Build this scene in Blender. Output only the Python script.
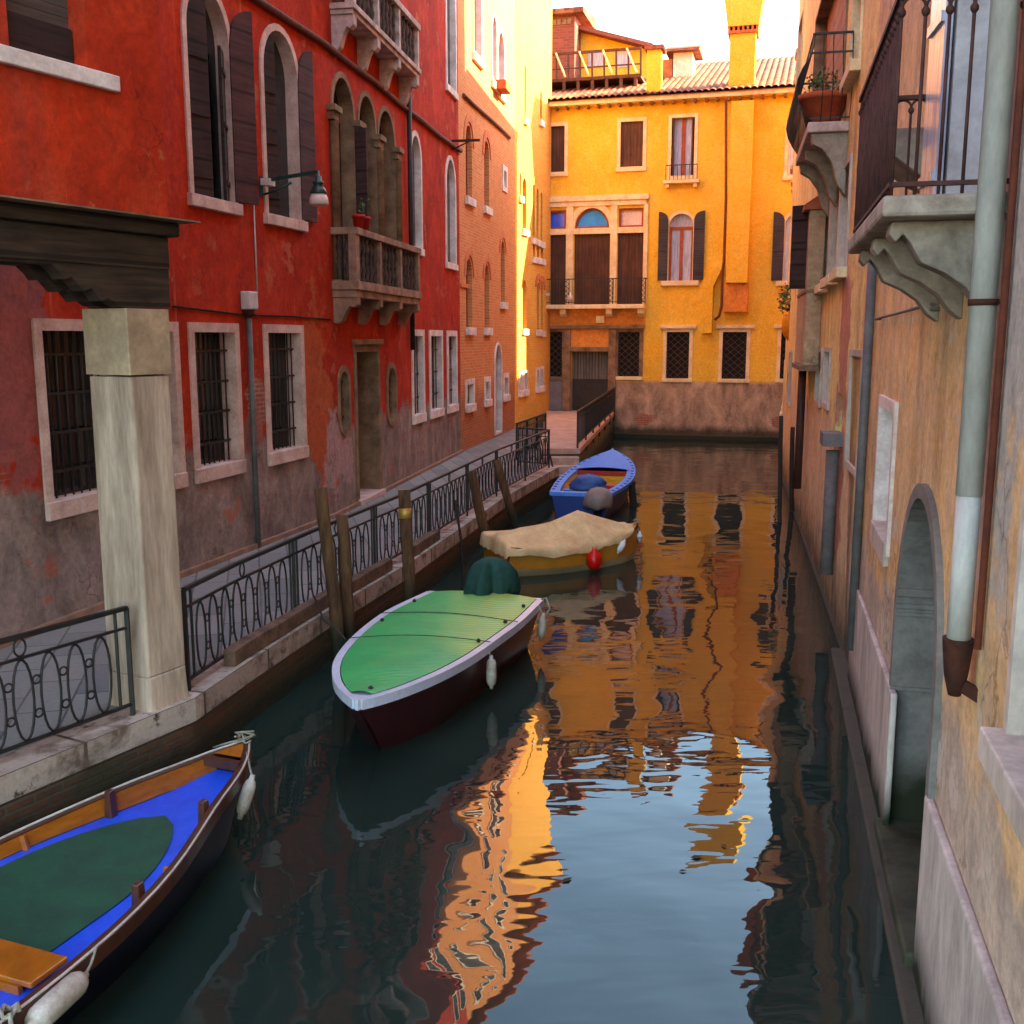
import bpy, bmesh, math, random
from mathutils import Vector, Matrix
from mathutils.geometry import tessellate_polygon
S = bpy.context.scene
for o in list(bpy.data.objects): bpy.data.objects.remove(o)
COL = S.collection
rnd = random.Random(7)
# ------------------------------------------------------------------ camera, sky, sun, exposure
CAM_Z = 3.85; QZ = 0.65; FPX = 1037.0; PITCH = math.atan((512 - 338) / FPX)
cd = bpy.data.cameras.new('Camera'); cam = bpy.data.objects.new('Camera', cd); COL.objects.link(cam)
cam.location = (0, 0, CAM_Z); cam.rotation_euler = (math.pi / 2 - PITCH, 0, 0)
cd.sensor_width = 36; cd.lens = 36 * FPX / 1024; cd.clip_end = 2000; cd.clip_start = 0.05
S.camera = cam
SUN_AZ, SUN_EL = math.radians(1.5), math.radians(32)      # azimuth from +X towards +Y
w = bpy.data.worlds.new('World'); S.world = w; w.use_nodes = True
nt = w.node_tree; nt.nodes.clear()
sk = nt.nodes.new('ShaderNodeTexSky'); sk.sky_type = 'NISHITA'; sk.sun_disc = False
sk.sun_elevation = SUN_EL; sk.sun_rotation = math.pi / 2 - SUN_AZ
sk.air_density = 1.0; sk.dust_density = 1.0; sk.ozone_density = 2.5
bg = nt.nodes.new('ShaderNodeBackground'); bg.inputs[1].default_value = 0.15
wo = nt.nodes.new('ShaderNodeOutputWorld')
nt.links.new(sk.outputs[0], bg.inputs[0]); nt.links.new(bg.outputs[0], wo.inputs[0])
sd = bpy.data.lights.new('Sun', 'SUN'); sun = bpy.data.objects.new('Sun', sd); COL.objects.link(sun)
sd.energy = 3.3; sd.angle = math.radians(0.5); sd.color = (1.0, 0.85, 0.6)
sv = Vector((math.cos(SUN_EL) * math.cos(SUN_AZ), math.cos(SUN_EL) * math.sin(SUN_AZ), math.sin(SUN_EL)))
sun.rotation_euler = sv.to_track_quat('Z', 'Y').to_euler(); sun.location = (30, 10, 40)
S.view_settings.view_transform = 'Standard'; S.view_settings.look = 'None'
S.view_settings.exposure = 3.45; S.view_settings.gamma = 1.0
S.view_settings.use_white_balance = True; S.view_settings.white_balance_temperature = 8000; S.view_settings.white_balance_tint = 0
S.render.engine = 'CYCLES'; S.cycles.max_bounces = 8; S.cycles.diffuse_bounces = 5; S.cycles.glossy_bounces = 4
S.render.resolution_x = 1024; S.render.resolution_y = 1024

# ------------------------------------------------------------------ surveying helpers (photo point -> real place on a real plane)
def ray(px, py):
    u = (px - 512) / FPX; v = (512 - py) / FPX
    return Vector((u, math.cos(PITCH) + v * math.sin(PITCH), -math.sin(PITCH) + v * math.cos(PITCH)))
def on_z(px, py, z):
    r = ray(px, py); t = (z - CAM_Z) / r.z
    return Vector((r.x * t, r.y * t, z))
class Wall:
    """vertical plane; u runs along it in metres, z is height, o is the distance out of the plane towards the canal"""
    def __init__(s, p0, p1, side):
        s.p0 = Vector((p0[0], p0[1])); s.d = (Vector((p1[0], p1[1])) - s.p0).normalized()
        s.L = (Vector((p1[0], p1[1])) - s.p0).length
        s.n = Vector((s.d.y, -s.d.x)) * side
    def P(s, u, z, o=0.0):
        q = s.p0 + s.d * u + s.n * o
        return Vector((q.x, q.y, z))
    def uz(s, px, py, o=0.0):
        r = ray(px, py); q0 = s.p0 + s.n * o
        t = q0.dot(s.n) / (r.x * s.n.x + r.y * s.n.y)
        return ((Vector((r.x * t, r.y * t)) - q0).dot(s.d), CAM_Z + r.z * t)
    def U(s, px, py, o=0.0): return s.uz(px, py, o)[0]
    def Z(s, px, py, o=0.0): return s.uz(px, py, o)[1]
    def box(s, xl, xr, yt, yb, o=0.0):
        """photo box -> (u0,u1,z0,z1), heights read at the left edge"""
        a = s.U(xl, (yt + yb) / 2, o); b = s.U(xr, (yt + yb) / 2, o)
        return (min(a, b), max(a, b), s.Z(xl, yb, o), s.Z(xl, yt, o))
    def out_at(s, px, py, u):
        lo, hi = 0.0, 3.0
        f = lambda o: s.U(px, py, o) - u
        a = f(lo)
        for _ in range(50):
            m = (lo + hi) / 2
            if (f(m) > 0) == (a > 0): lo = m
            else: hi = m
        return lo

# ------------------------------------------------------------------ mesh builder
class MB:
    def __init__(s): s.v = []; s.f = []; s.uv = {}; s.sm = set()
    def face(s, pts, uv=None, smooth=False):
        i = len(s.v); s.v += [Vector(p) for p in pts]; s.f.append(tuple(range(i, i + len(pts))))
        if uv: s.uv[len(s.f) - 1] = uv
        if smooth: s.sm.add(len(s.f) - 1)
    def grid(s, rows, closed=False, smooth=True, caps=False, uvs=None):
        i = len(s.v); n = len(rows[0])
        for r in rows: s.v += [Vector(p) for p in r]
        for a in range(len(rows) - 1):
            for b in range(n if closed else n - 1):
                c = (b + 1) % n
                s.f.append((i + a * n + b, i + a * n + c, i + (a + 1) * n + c, i + (a + 1) * n + b))
                if smooth: s.sm.add(len(s.f) - 1)
        if caps:
            s.f.append(tuple(i + k for k in range(n))[::-1]); s.f.append(tuple(i + (len(rows) - 1) * n + k for k in range(n)))
    def hexa(s, c):
        """8 corners: bottom 4 then top 4, same order"""
        i = len(s.v); s.v += [Vector(p) for p in c]
        for q in ((3, 2, 1, 0), (4, 5, 6, 7), (0, 1, 5, 4), (1, 2, 6, 5), (2, 3, 7, 6), (3, 0, 4, 7)):
            s.f.append(tuple(i + k for k in q))
    def wbox(s, W, u0, u1, z0, z1, o0, o1):
        s.hexa([W.P(u0, z0, o0), W.P(u1, z0, o0), W.P(u1, z0, o1), W.P(u0, z0, o1),
                W.P(u0, z1, o0), W.P(u1, z1, o0), W.P(u1, z1, o1), W.P(u0, z1, o1)])
    def wprism(s, W, prof, u0, u1):
        """profile of (o,z) points extruded along the wall from u0 to u1"""
        a = [W.P(u0, z, o) for o, z in prof]; b = [W.P(u1, z, o) for o, z in prof]
        s.grid([a, b], closed=True, smooth=False, caps=True)
    def wplate(s, W, prof, o0, o1):
        """profile of (u,z) points extruded out of the wall from o0 to o1"""
        a = [W.P(u, z, o0) for u, z in prof]; b = [W.P(u, z, o1) for u, z in prof]
        s.grid([a, b], closed=True, smooth=False)
        for loop in (a, b):
            for t in tessellate_polygon([loop]): s.face([loop[k] for k in t])
    def bar(s, a, b, w, h=None, up=Vector((0, 0, 1))):
        a = Vector(a); b = Vector(b); h = h or w; d = (b - a).normalized()
        if abs(d.dot(up)) > 0.95: up = Vector((0, 1, 0))
        x = d.cross(up).normalized() * w / 2; y = x.cross(d).normalized() * h / 2
        s.hexa([a - x - y, a + x - y, b + x - y, b - x - y, a - x + y, a + x + y, b + x + y, b - x + y])
    def tube(s, pts, r, n=8, closed=False, caps=True):
        pts = [Vector(p) for p in pts]; rows = []; up = Vector((0, 0, 1)); m = len(pts)
        rr = r if isinstance(r, (list, tuple)) else [r] * m
        px = None
        for i, p in enumerate(pts):
            if closed: d = (pts[(i + 1) % m] - pts[i - 1]).normalized()
            else: d = (pts[min(i + 1, m - 1)] - pts[max(i - 1, 0)]).normalized()
            if px is None:
                x = d.cross(up)
                if x.length < 0.2: x = d.cross(Vector((0, 1, 0)))
            else: x = px - d * px.dot(d)
            x.normalize(); px = x; y = d.cross(x)
            rows.append([p + (x * math.cos(2 * math.pi * k / n) + y * math.sin(2 * math.pi * k / n)) * rr[i] for k in range(n)])
        if closed: rows.append(rows[0])
        s.grid(rows, closed=True, caps=caps and not closed)
    def lathe(s, c, prof, n=12, axis=Vector((0, 0, 1)), x=None):
        c = Vector(c); axis = axis.normalized()
        x = (axis.cross(Vector((0, 1, 0))) if abs(axis.y) < 0.9 else axis.cross(Vector((1, 0, 0)))).normalized(); y = axis.cross(x)
        rows = [[c + axis * h + (x * math.cos(2 * math.pi * k / n) + y * math.sin(2 * math.pi * k / n)) * max(r, 1e-4) for k in range(n)] for r, h in prof]
        s.grid(rows, closed=True, caps=True)
    def sheet(s, W, outer, holes, o, uv=True):
        """flat wall face with real openings"""
        loops = [[W.P(u, z, o) for u, z in outer]] + [[W.P(u, z, o) for u, z in h] for h in holes]
        flat2 = [[Vector((u, z, 0)) for u, z in outer]] + [[Vector((u, z, 0)) for u, z in h] for h in holes]
        fl = [p for l in loops for p in l]; f2 = [p for l in flat2 for p in l]
        i = len(s.v); s.v += fl
        for t in tessellate_polygon(flat2):
            a, b, c = (f2[k] for k in t)
            if abs((b - a).cross(c - a).z) < 1e-9: continue
            s.f.append(tuple(i + k for k in t)); s.uv[len(s.f) - 1] = [(f2[k].x, f2[k].y) for k in t]
def empty(name, loc):
    o = bpy.data.objects.new(name, None); COL.objects.link(o); o.location = loc; o.empty_display_size = 0.2
    return o
def tag(o, label, cat, group=None):
    o['label'] = label; o['category'] = cat
    if group: o['group'] = group
    return o
def world_base(o):
    p = Vector((0, 0, 0))
    while o is not None: p = p + o.location; o = o.parent
    return p
def obj(name, mb, m, parent=None, base=None, merge=False, bevel=0):
    if parent is not None: off = world_base(parent)
    else: off = Vector(base) if base is not None else Vector((0, 0, 0))
    me = bpy.data.meshes.new(name)
    me.from_pydata([v - off for v in mb.v], [], mb.f)
    uvl = me.uv_layers.new(name='UVMap')
    for p in me.polygons:
        u = mb.uv.get(p.index)
        if u:
            for k, li in enumerate(p.loop_indices): uvl.data[li].uv = u[k]
        p.use_smooth = p.index in mb.sm
    if merge or bevel or True:
        bm = bmesh.new(); bm.from_mesh(me)
        if merge: bmesh.ops.remove_doubles(bm, verts=bm.verts, dist=1e-4)
        bmesh.ops.recalc_face_normals(bm, faces=bm.faces)
        bm.to_mesh(me); bm.free()
    me.materials.append(m)
    o = bpy.data.objects.new(name, me); COL.objects.link(o)
    if parent is not None: o.parent = parent
    else: o.location = off
    if bevel:
        b = o.modifiers.new('b', 'BEVEL'); b.width = bevel; b.segments = 2; b.limit_method = 'ANGLE'
    return o
def struct(name, mb, m, kind='structure', **k):
    o = obj(name, mb, m, **k); o['kind'] = kind; return o

# ------------------------------------------------------------------ materials
def srgb(r, g, b):
    f = lambda c: (c / 255 / 12.92) if c / 255 <= 0.04045 else ((c / 255 + 0.055) / 1.055) ** 2.4
    return (f(r), f(g), f(b), 1)
class NT:
    def __init__(s, name, rough=0.9, spec=0.3):
        s.m = bpy.data.materials.new(name); s.m.use_nodes = True; s.t = s.m.node_tree
        s.b = s.t.nodes['Principled BSDF']; s.b.inputs['Roughness'].default_value = rough
        s.b.inputs['Specular IOR Level'].default_value = spec
        g = s.t.nodes.new('ShaderNodeNewGeometry'); s.pos = g.outputs['Position']
    def l(s, a, b): s.t.links.new(a, b)
    def n(s, k, **kw):
        x = s.t.nodes.new(k)
        for a, b in kw.items(): setattr(x, a, b)
        return x
    def map(s, vec, scale=(1, 1, 1), loc=(0, 0, 0)):
        x = s.n('ShaderNodeMapping'); x.inputs['Scale'].default_value = scale; x.inputs['Location'].default_value = loc
        s.l(vec, x.inputs['Vector']); return x.outputs[0]
    def noise(s, vec, scale, detail=6, rough=0.6, dist=0.0):
        x = s.n('ShaderNodeTexNoise'); x.inputs['Scale'].default_value = scale; x.inputs['Detail'].default_value = detail
        x.inputs['Roughness'].default_value = rough; x.inputs['Distortion'].default_value = dist
        s.l(vec, x.inputs['Vector']); return x.outputs['Fac']
    def ramp(s, fac, a, b, c0=(0, 0, 0, 1), c1=(1, 1, 1, 1)):
        x = s.n('ShaderNodeValToRGB'); e = x.color_ramp.elements
        e[0].position = a; e[0].color = c0; e[1].position = b; e[1].color = c1
        s.l(fac, x.inputs[0]); return x.outputs[0]
    def mix(s, fac, a, b, mode='MIX'):
        x = s.n('ShaderNodeMix', data_type='RGBA', blend_type=mode)
        for v, i in ((fac, 0), (a, 6), (b, 7)):
            if isinstance(v, (int, float)): x.inputs[i].default_value = v
            elif isinstance(v, tuple): x.inputs[i].default_value = v
            else: s.l(v, x.inputs[i])
        return x.outputs[2]
    def math(s, op, a, b=0.0, c=0.0, clamp=False):
        x = s.n('ShaderNodeMath', operation=op); x.use_clamp = clamp
        for v, i in ((a, 0), (b, 1), (c, 2)):
            if isinstance(v, (int, float)): x.inputs[i].default_value = v
            else: s.l(v, x.inputs[i])
        return x.outputs[0]
    def z(s):
        x = s.n('ShaderNodeSeparateXYZ'); s.l(s.pos, x.inputs[0]); return x.outputs[2]
    def bump(s, h, strength=0.4, dist=0.01):
        x = s.n('ShaderNodeBump'); x.inputs['Strength'].default_value = strength; x.inputs['Distance'].default_value = dist
        s.l(h, x.inputs['Height']); s.l(x.outputs[0], s.b.inputs['Normal'])
    def out(s, col):
        if isinstance(col, tuple): s.b.inputs['Base Color'].default_value = col
        else: s.l(col, s.b.inputs['Base Color'])
        return s.m
def brick_tex(t, vec, c1, c2, mortar, bw=0.25, bh=0.07, ms=0.012):
    b = t.n('ShaderNodeTexBrick'); b.inputs['Scale'].default_value = 1.0
    b.inputs['Brick Width'].default_value = bw; b.inputs['Row Height'].default_value = bh; b.inputs['Mortar Size'].default_value = ms
    b.inputs['Mortar Smooth'].default_value = 0.2
    b.inputs['Color1'].default_value = c1; b.inputs['Color2'].default_value = c2; b.inputs['Mortar'].default_value = mortar
    t.l(vec, b.inputs['Vector']); return b.outputs['Color'], b.outputs['Fac']
def plaster(name, c1, c2, c3, low=None, patches=(), streak=0.5, streak_col=None, brick=None, damp=None, scale=1.0, damp_w=0.6, mott=1.0, chips=None):
    """weathered plaster: blotches, rain streaks, a differently rendered base, patches where the coat has fallen"""
    t = NT(name, 0.92, 0.15); P = t.pos
    n1 = t.noise(P, 0.55 * scale, 9, 0.62, 0.6); n2 = t.noise(t.map(P, (1, 1, 0.6)), 2.3 * scale, 10, 0.68, 0.3)
    n3 = t.noise(P, 16 * scale, 12, 0.7); n4 = t.noise(t.map(P, (1.6, 1.6, 0.14)), 1.3, 6, 0.55); n5 = t.noise(P, 4.5, 6, 0.7, .5)
    c = t.mix(t.ramp(n1, 0.38, 0.66), c1, c2)
    c = t.mix(t.ramp(n2, 0.48, 0.78), c, c3)
    sc = streak_col or (c2[0] * 0.45, c2[1] * 0.5, c2[2] * 0.6, 1)
    c = t.mix(t.math('MULTIPLY', t.ramp(n4, 0.52, 0.76), streak), c, sc)
    z = t.z()
    if low:
        z0, amp, la, lb = low
        edge = t.noise(t.map(P, (1, 1, 0.6)), 1.1, 7, 0.65)
        h = t.math('ADD', z0 - amp / 2, t.math('MULTIPLY', edge, amp))
        mk = t.ramp(t.math('ADD', t.math('MULTIPLY', t.math('SUBTRACT', h, z), 6.0), 0.5), 0.0, 1.0)
        lc = t.mix(t.ramp(t.noise(t.map(P, (1, 1, 0.5)), 1.6, 10, 0.7, 0.5), 0.36, 0.66), la, lb)
        if brick:
            uv = t.n('ShaderNodeUVMap').outputs[0]
            bc, _ = brick_tex(t, uv, srgb(165, 85, 60), srgb(140, 80, 62), srgb(150, 125, 110))
            rim = t.math('MULTIPLY', t.ramp(t.math('ABSOLUTE', t.math('SUBTRACT', z, h)), 0.0, brick, (1, 1, 1, 1), (0, 0, 0, 1)),
                         t.ramp(t.noise(P, 0.9, 5, 0.6), 0.56, 0.62))
            c = t.mix(mk, c, lc); c = t.mix(rim, c, bc)
        else: c = t.mix(mk, c, lc)
    for (cx, cy, cz, r, pc, *sq) in patches:
        q = t.map(P, (1, 1, 1), (-cx, -cy, -cz)); sqz = sq[0] if sq else 1.0
        q = t.map(q, (1, 1, sqz))
        ln = t.n('ShaderNodeVectorMath', operation='LENGTH'); t.l(q, ln.inputs[0])
        dd = t.math('ADD', ln.outputs['Value'], t.math('MULTIPLY', t.math('SUBTRACT', t.noise(P, 1.7, 6, 0.6), 0.5), r * 2.4))
        mk = t.ramp(dd, r * 0.72 / 4, r * 0.86 / 4 + 0.003, (1, 1, 1, 1), (0, 0, 0, 1)) if False else t.ramp(t.math('DIVIDE', dd, r * 2), 0.36, 0.44, (1, 1, 1, 1), (0, 0, 0, 1))
        if pc == 'brick':
            uv = t.n('ShaderNodeUVMap').outputs[0]
            pc, _ = brick_tex(t, uv, srgb(175, 95, 70), srgb(150, 85, 68), srgb(165, 135, 120))
        c = t.mix(mk, c, pc)
    vo = t.n('ShaderNodeTexVoronoi', feature='DISTANCE_TO_EDGE'); vo.inputs['Scale'].default_value = .75
    vd = t.n('ShaderNodeVectorMath', operation='ADD'); nv_ = t.n('ShaderNodeTexNoise'); nv_.inputs['Scale'].default_value = 2.2; nv_.inputs['Detail'].default_value = 6; t.l(P, nv_.inputs['Vector']); t.l(P, vd.inputs[0]); t.l(nv_.outputs['Color'], vd.inputs[1]); t.l(vd.outputs[0], vo.inputs['Vector'])
    ck = t.math('MULTIPLY', t.ramp(vo.outputs['Distance'], .004, .011, (1, 1, 1, 1), (0, 0, 0, 1)), t.ramp(n1, .5, .56))
    c = t.mix(t.math('MULTIPLY', ck, .55 * mott), c, (c2[0] * .35, c2[1] * .35, c2[2] * .35, 1))
    if damp:
        d = t.ramp(t.math('ADD', t.math('DIVIDE', t.math('SUBTRACT', z, damp), damp_w), t.math('MULTIPLY', t.math('SUBTRACT', n2, 0.5), 1.6)), 0.0, 1.0, (1, 1, 1, 1), (0, 0, 0, 1))
        c = t.mix(t.math('MULTIPLY', d, 0.85), c, srgb(52, 50, 38))
    c = t.mix(1.0, c, t.ramp(n3, 0.25, 0.75, (0.68, 0.68, 0.68, 1), (1.2, 1.2, 1.2, 1)), 'MULTIPLY')
    c = t.mix(1.0, c, t.ramp(n5, 0.3, 0.7, (1 - .26 * mott, 1 - .25 * mott, 1 - .23 * mott, 1), (1 + .2 * mott, 1 + .19 * mott, 1 + .17 * mott, 1)), 'MULTIPLY')
    if chips:
        nc = t.noise(P, 1.9, 12, .66, .2); nb_ = t.ramp(n1, .46, .56)
        c = t.mix(t.math('MULTIPLY', t.math('MULTIPLY', t.ramp(nc, .585, .6), nb_), .8), c, chips)
        c = t.mix(t.math('MULTIPLY', t.ramp(t.noise(t.map(P, (2.5, 2.5, .09)), 1.9, 8, .7), .63, .72), .35), c, tuple(min(1, x * 1.5 + .05) for x in chips[:3]) + (1,))
    t.bump(t.math('ADD', t.math('MULTIPLY', n3, 0.6), t.math('ADD', n2, n5)), 0.6, 0.02)
    return t.out(c)
def brickwall(name, c1, c2, mortar, low=None, damp=None):
    t = NT(name, 0.93, 0.15); uv = t.n('ShaderNodeUVMap').outputs[0]; P = t.pos
    bc, bf = brick_tex(t, uv, c1, c2, mortar, 0.26, 0.085, 0.014)
    n1 = t.noise(P, 0.5, 8, 0.65, 0.4); n2 = t.noise(P, 7, 8, 0.7)
    c = t.mix(t.ramp(n1, 0.35, 0.7), bc, t.mix(0.55, bc, (c1[0] * 0.75, c1[1] * 0.7, c1[2] * 0.8, 1)))
    c = t.mix(t.math('MULTIPLY', t.ramp(n2, 0.5, 0.8), 0.5), c, mortar)
    z = t.z()
    if low:
        h = t.math('ADD', low[0], t.math('MULTIPLY', n1, 1.5))
        mk = t.ramp(t.math('ADD', t.math('MULTIPLY', t.math('SUBTRACT', h, z), 1.5), 0.5), 0, 1)
        c = t.mix(mk, c, t.mix(0.5, bc, low[1]))
    if damp:
        d = t.ramp(t.math('ADD', t.math('DIVIDE', t.math('SUBTRACT', z, damp), 0.5), t.math('MULTIPLY', t.math('SUBTRACT', n2, 0.5), 1.5)), 0, 1, (1, 1, 1, 1), (0, 0, 0, 1))
        c = t.mix(d, c, srgb(45, 47, 30))
    t.bump(t.math('SUBTRACT', n2, t.math('MULTIPLY', bf, 0.7)), 0.5, 0.015)
    return t.out(c)
def plain(name, c1, c2=None, rough=0.7, scale=3.0, spec=0.3, bump=0.2, metal=0.0, stretch=(1, 1, 1), fine=0.2, damp=None):
    t = NT(name, rough, spec); c2 = c2 or tuple(x * 0.6 for x in c1[:3]) + (1,)
    P = t.map(t.pos, stretch)
    n1 = t.noise(P, scale, 8, 0.65, 0.3); n2 = t.noise(P, scale * 9, 8, 0.7)
    c = t.mix(t.ramp(n1, 0.35, 0.68), c1, c2)
    c = t.mix(1.0, c, t.ramp(n2, 0.25, 0.75, (1 - fine,) * 3 + (1,), (1 + fine,) * 3 + (1,)), 'MULTIPLY')
    if damp:
        d = t.ramp(t.math('ADD', t.math('DIVIDE', t.math('SUBTRACT', t.z(), damp), 0.35), t.math('MULTIPLY', t.math('SUBTRACT', n1, 0.5), 1.8)), 0, 1, (1, 1, 1, 1), (0, 0, 0, 1))
        c = t.mix(d, c, srgb(40, 42, 28))
    t.b.inputs['Metallic'].default_value = metal
    if bump: t.bump(n2, bump, 0.008)
    return t.out(c)
def planks(name, c1, c2, width=0.12, vertical=True, rough=0.8, along=None):
    """boards: fine grain plus dark joints; uses height for horizontal boards, the object's wall direction otherwise"""
    t = NT(name, rough, 0.25); P = t.pos
    st = (9, 9, 0.8) if vertical else (1.0, 1.0, 12)
    g = t.noise(t.map(P, st), 1.5, 8, 0.65, 0.4); n = t.noise(P, 1.3, 6, 0.6)
    c = t.mix(t.ramp(g, 0.3, 0.7), c1, c2)
    c = t.mix(t.math('MULTIPLY', t.ramp(n, 0.45, 0.75), 0.5), c, tuple(min(1, x * 1.5) for x in c1[:3]) + (1,))
    if along is None:
        q = t.z() if not vertical else None
    if vertical:
        d = along or (1, 0)
        vm = t.n('ShaderNodeVectorMath', operation='DOT_PRODUCT'); t.l(P, vm.inputs[0]); vm.inputs[1].default_value = (d[0], d[1], 0); q = vm.outputs['Value']
    fr = t.math('FRACT', t.math('DIVIDE', q, width))
    jn = t.math('LESS_THAN', t.math('ABSOLUTE', t.math('SUBTRACT', fr, 0.5)), 0.05)
    c = t.mix(t.math('MULTIPLY', jn, 0.75), c, tuple(x * 0.2 for x in c1[:3]) + (1,))
    t.bump(t.math('SUBTRACT', g, jn), 0.5, 0.006)
    return t.out(c)

M = {}
M['iron'] = plain('iron', (0.012, 0.011, 0.011, 1), (0.03, 0.022, 0.018, 1), 0.5, 8, 0.4, 0.2)
M['rust_iron'] = plain('rust_iron', srgb(84, 48, 42), srgb(52, 28, 26), 0.75, 9)
M['rust'] = plain('rust', srgb(78, 38, 24), srgb(40, 22, 16), 0.9, 12)
M['istrian'] = plain('istrian_stone', srgb(216, 196, 186), srgb(168, 146, 138), 0.8, 2.2, 0.3, 0.3)
M['istrian_pink'] = plain('pink_stone', srgb(206, 188, 174), srgb(160, 142, 130), 0.85, 1.8, 0.2, 0.4, stretch=(1, 1, 0.6))
M['frame_pink'] = plain('window_surround_stone', srgb(218, 188, 176), srgb(176, 140, 128), 0.85, 3, 0.2, 0.3)
M['frame_white'] = plain('white_stone', srgb(232, 216, 208), srgb(190, 168, 158), 0.8, 3, 0.2, 0.2)
M['frame_brown'] = plain('brown_stone', srgb(150, 118, 92), srgb(98, 76, 58), 0.85, 3, 0.2, 0.4)
M['frame_cream'] = plain('cream_stone', srgb(238, 214, 170), srgb(205, 178, 135), 0.8, 3)
M['glass'] = plain('dark_glass', (0.012, 0.013, 0.015, 1), (0.02, 0.018, 0.018, 1), 0.12, 2, 0.6, 0)
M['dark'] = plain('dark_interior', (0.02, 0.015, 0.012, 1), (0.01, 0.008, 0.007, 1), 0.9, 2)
M['blue_glass'] = plain('blue_glass', srgb(30, 84, 232), srgb(40, 100, 240), 0.15, 1.5, 0.6, 0)
M['blue_glass2'] = plain('sky_blue_glass', srgb(60, 165, 250), srgb(50, 145, 240), 0.15, 1.5, 0.6, 0)
M['milk_glass'] = plain('milk_glass', srgb(225, 205, 200), srgb(205, 185, 175), 0.3, 1.5, 0.5, 0)
M['curtain'] = plain('curtain_glass', srgb(190, 190, 205), srgb(140, 135, 150), 0.25, 5, 0.5, 0, stretch=(4, 4, 0.4))
M['sash'] = plain('red_brown_sash', srgb(170, 78, 34), srgb(130, 58, 28), 0.6, 5)
M['shut_brown'] = planks('brown_shutter', srgb(86, 56, 54), srgb(52, 33, 34), 0.42, vertical=False)
M['shut_dark'] = planks('dark_shutter', srgb(62, 44, 40), srgb(34, 24, 22), 0.38, vertical=False)
M['door_wood'] = planks('brown_boards', srgb(92, 62, 50), srgb(58, 38, 32), 0.13, True, along=(0.965, -0.26))
M['shut_grey'] = planks('grey_slat_shutter', srgb(72, 66, 70), srgb(50, 46, 50), 0.09, vertical=False)
M['timber'] = planks('old_timber', srgb(74, 58, 46), srgb(36, 27, 22), 0.33, vertical=False)
M['roller'] = planks('roller_slats', srgb(92, 76, 68), srgb(66, 54, 48), 0.075, vertical=False)
M['grey_metal'] = plain('painted_pipe', srgb(200, 194, 186), srgb(156, 150, 142), 0.6, 3, 0.3, 0.25, stretch=(1, 1, 0.3))
M['dull_metal'] = plain('dull_pipe', srgb(104, 100, 98), srgb(78, 74, 74), 0.6, 5)
M['green_metal'] = plain('green_enamel', srgb(24, 62, 54), srgb(18, 44, 40), 0.4, 6, 0.5, 0.1)
M['white_box'] = plain('white_plastic', srgb(205, 200, 195), srgb(180, 172, 165), 0.5, 6)
M['lamp_white'] = plain('frosted_lamp', srgb(225, 205, 195), srgb(200, 175, 165), 0.4, 5)
M['terracotta'] = plain('terracotta', srgb(178, 84, 52), srgb(150, 66, 42), 0.85, 9)
M['base_brick'] = plain('base_brick', srgb(158, 116, 94), srgb(120, 92, 78), 0.9, 4)
M['leaf'] = plain('leaves', (0.05, 0.11, 0.025, 1), (0.08, 0.14, 0.04, 1), 0.6, 9, 0.3, 0)
M['flower'] = plain('petals', srgb(190, 40, 50), srgb(210, 110, 130), 0.6, 30, 0.3, 0)
M['balcony_stone'] = plain('grey_balcony_stone', srgb(170, 152, 136), srgb(108, 94, 82), 0.88, 3.5, 0.2, 0.5)
M['balcony_pale'] = plain('pale_balcony_stone', srgb(205, 180, 172), srgb(140, 118, 108), 0.85, 4, 0.2, 0.4)
M['baluster_dark'] = plain('sooty_baluster_stone', srgb(96, 76, 66), srgb(46, 36, 34), 0.9, 7, 0.2, 0.4)
M['rope'] = plain('rope', srgb(170, 160, 140), srgb(120, 110, 96), 0.95, 25)
M['rope_dark'] = plain('dark_rope', srgb(60, 52, 46), srgb(40, 34, 30), 0.95, 25)
M['fender'] = plain('fender_vinyl', srgb(200, 188, 172), srgb(140, 118, 96), 0.5, 7, 0.4)
M['fender_white'] = plain('clean_fender', srgb(230, 228, 226), srgb(205, 200, 198), 0.4, 5)
M['red_buoy'] = plain('red_buoy_vinyl', srgb(225, 22, 12), srgb(200, 14, 10), 0.35, 5, 0.5, 0.05)
M['post_wood'] = plain('weathered_post', srgb(112, 80, 52), srgb(60, 42, 32), 0.9, 3, 0.2, 0.6, stretch=(4, 4, 0.5), damp=0.35)
M['baulk'] = plain('timber_baulk', srgb(128, 98, 78), srgb(84, 62, 52), 0.9, 3, 0.2, 0.5, stretch=(2, 2, 2))
M['cable'] = plain('cable_brown', srgb(120, 72, 58), srgb(84, 50, 44), 0.9, 12)

# plasters
RED1, RED2, RED3 = srgb(188, 52, 27), srgb(152, 38, 24), srgb(196, 68, 42)
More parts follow.
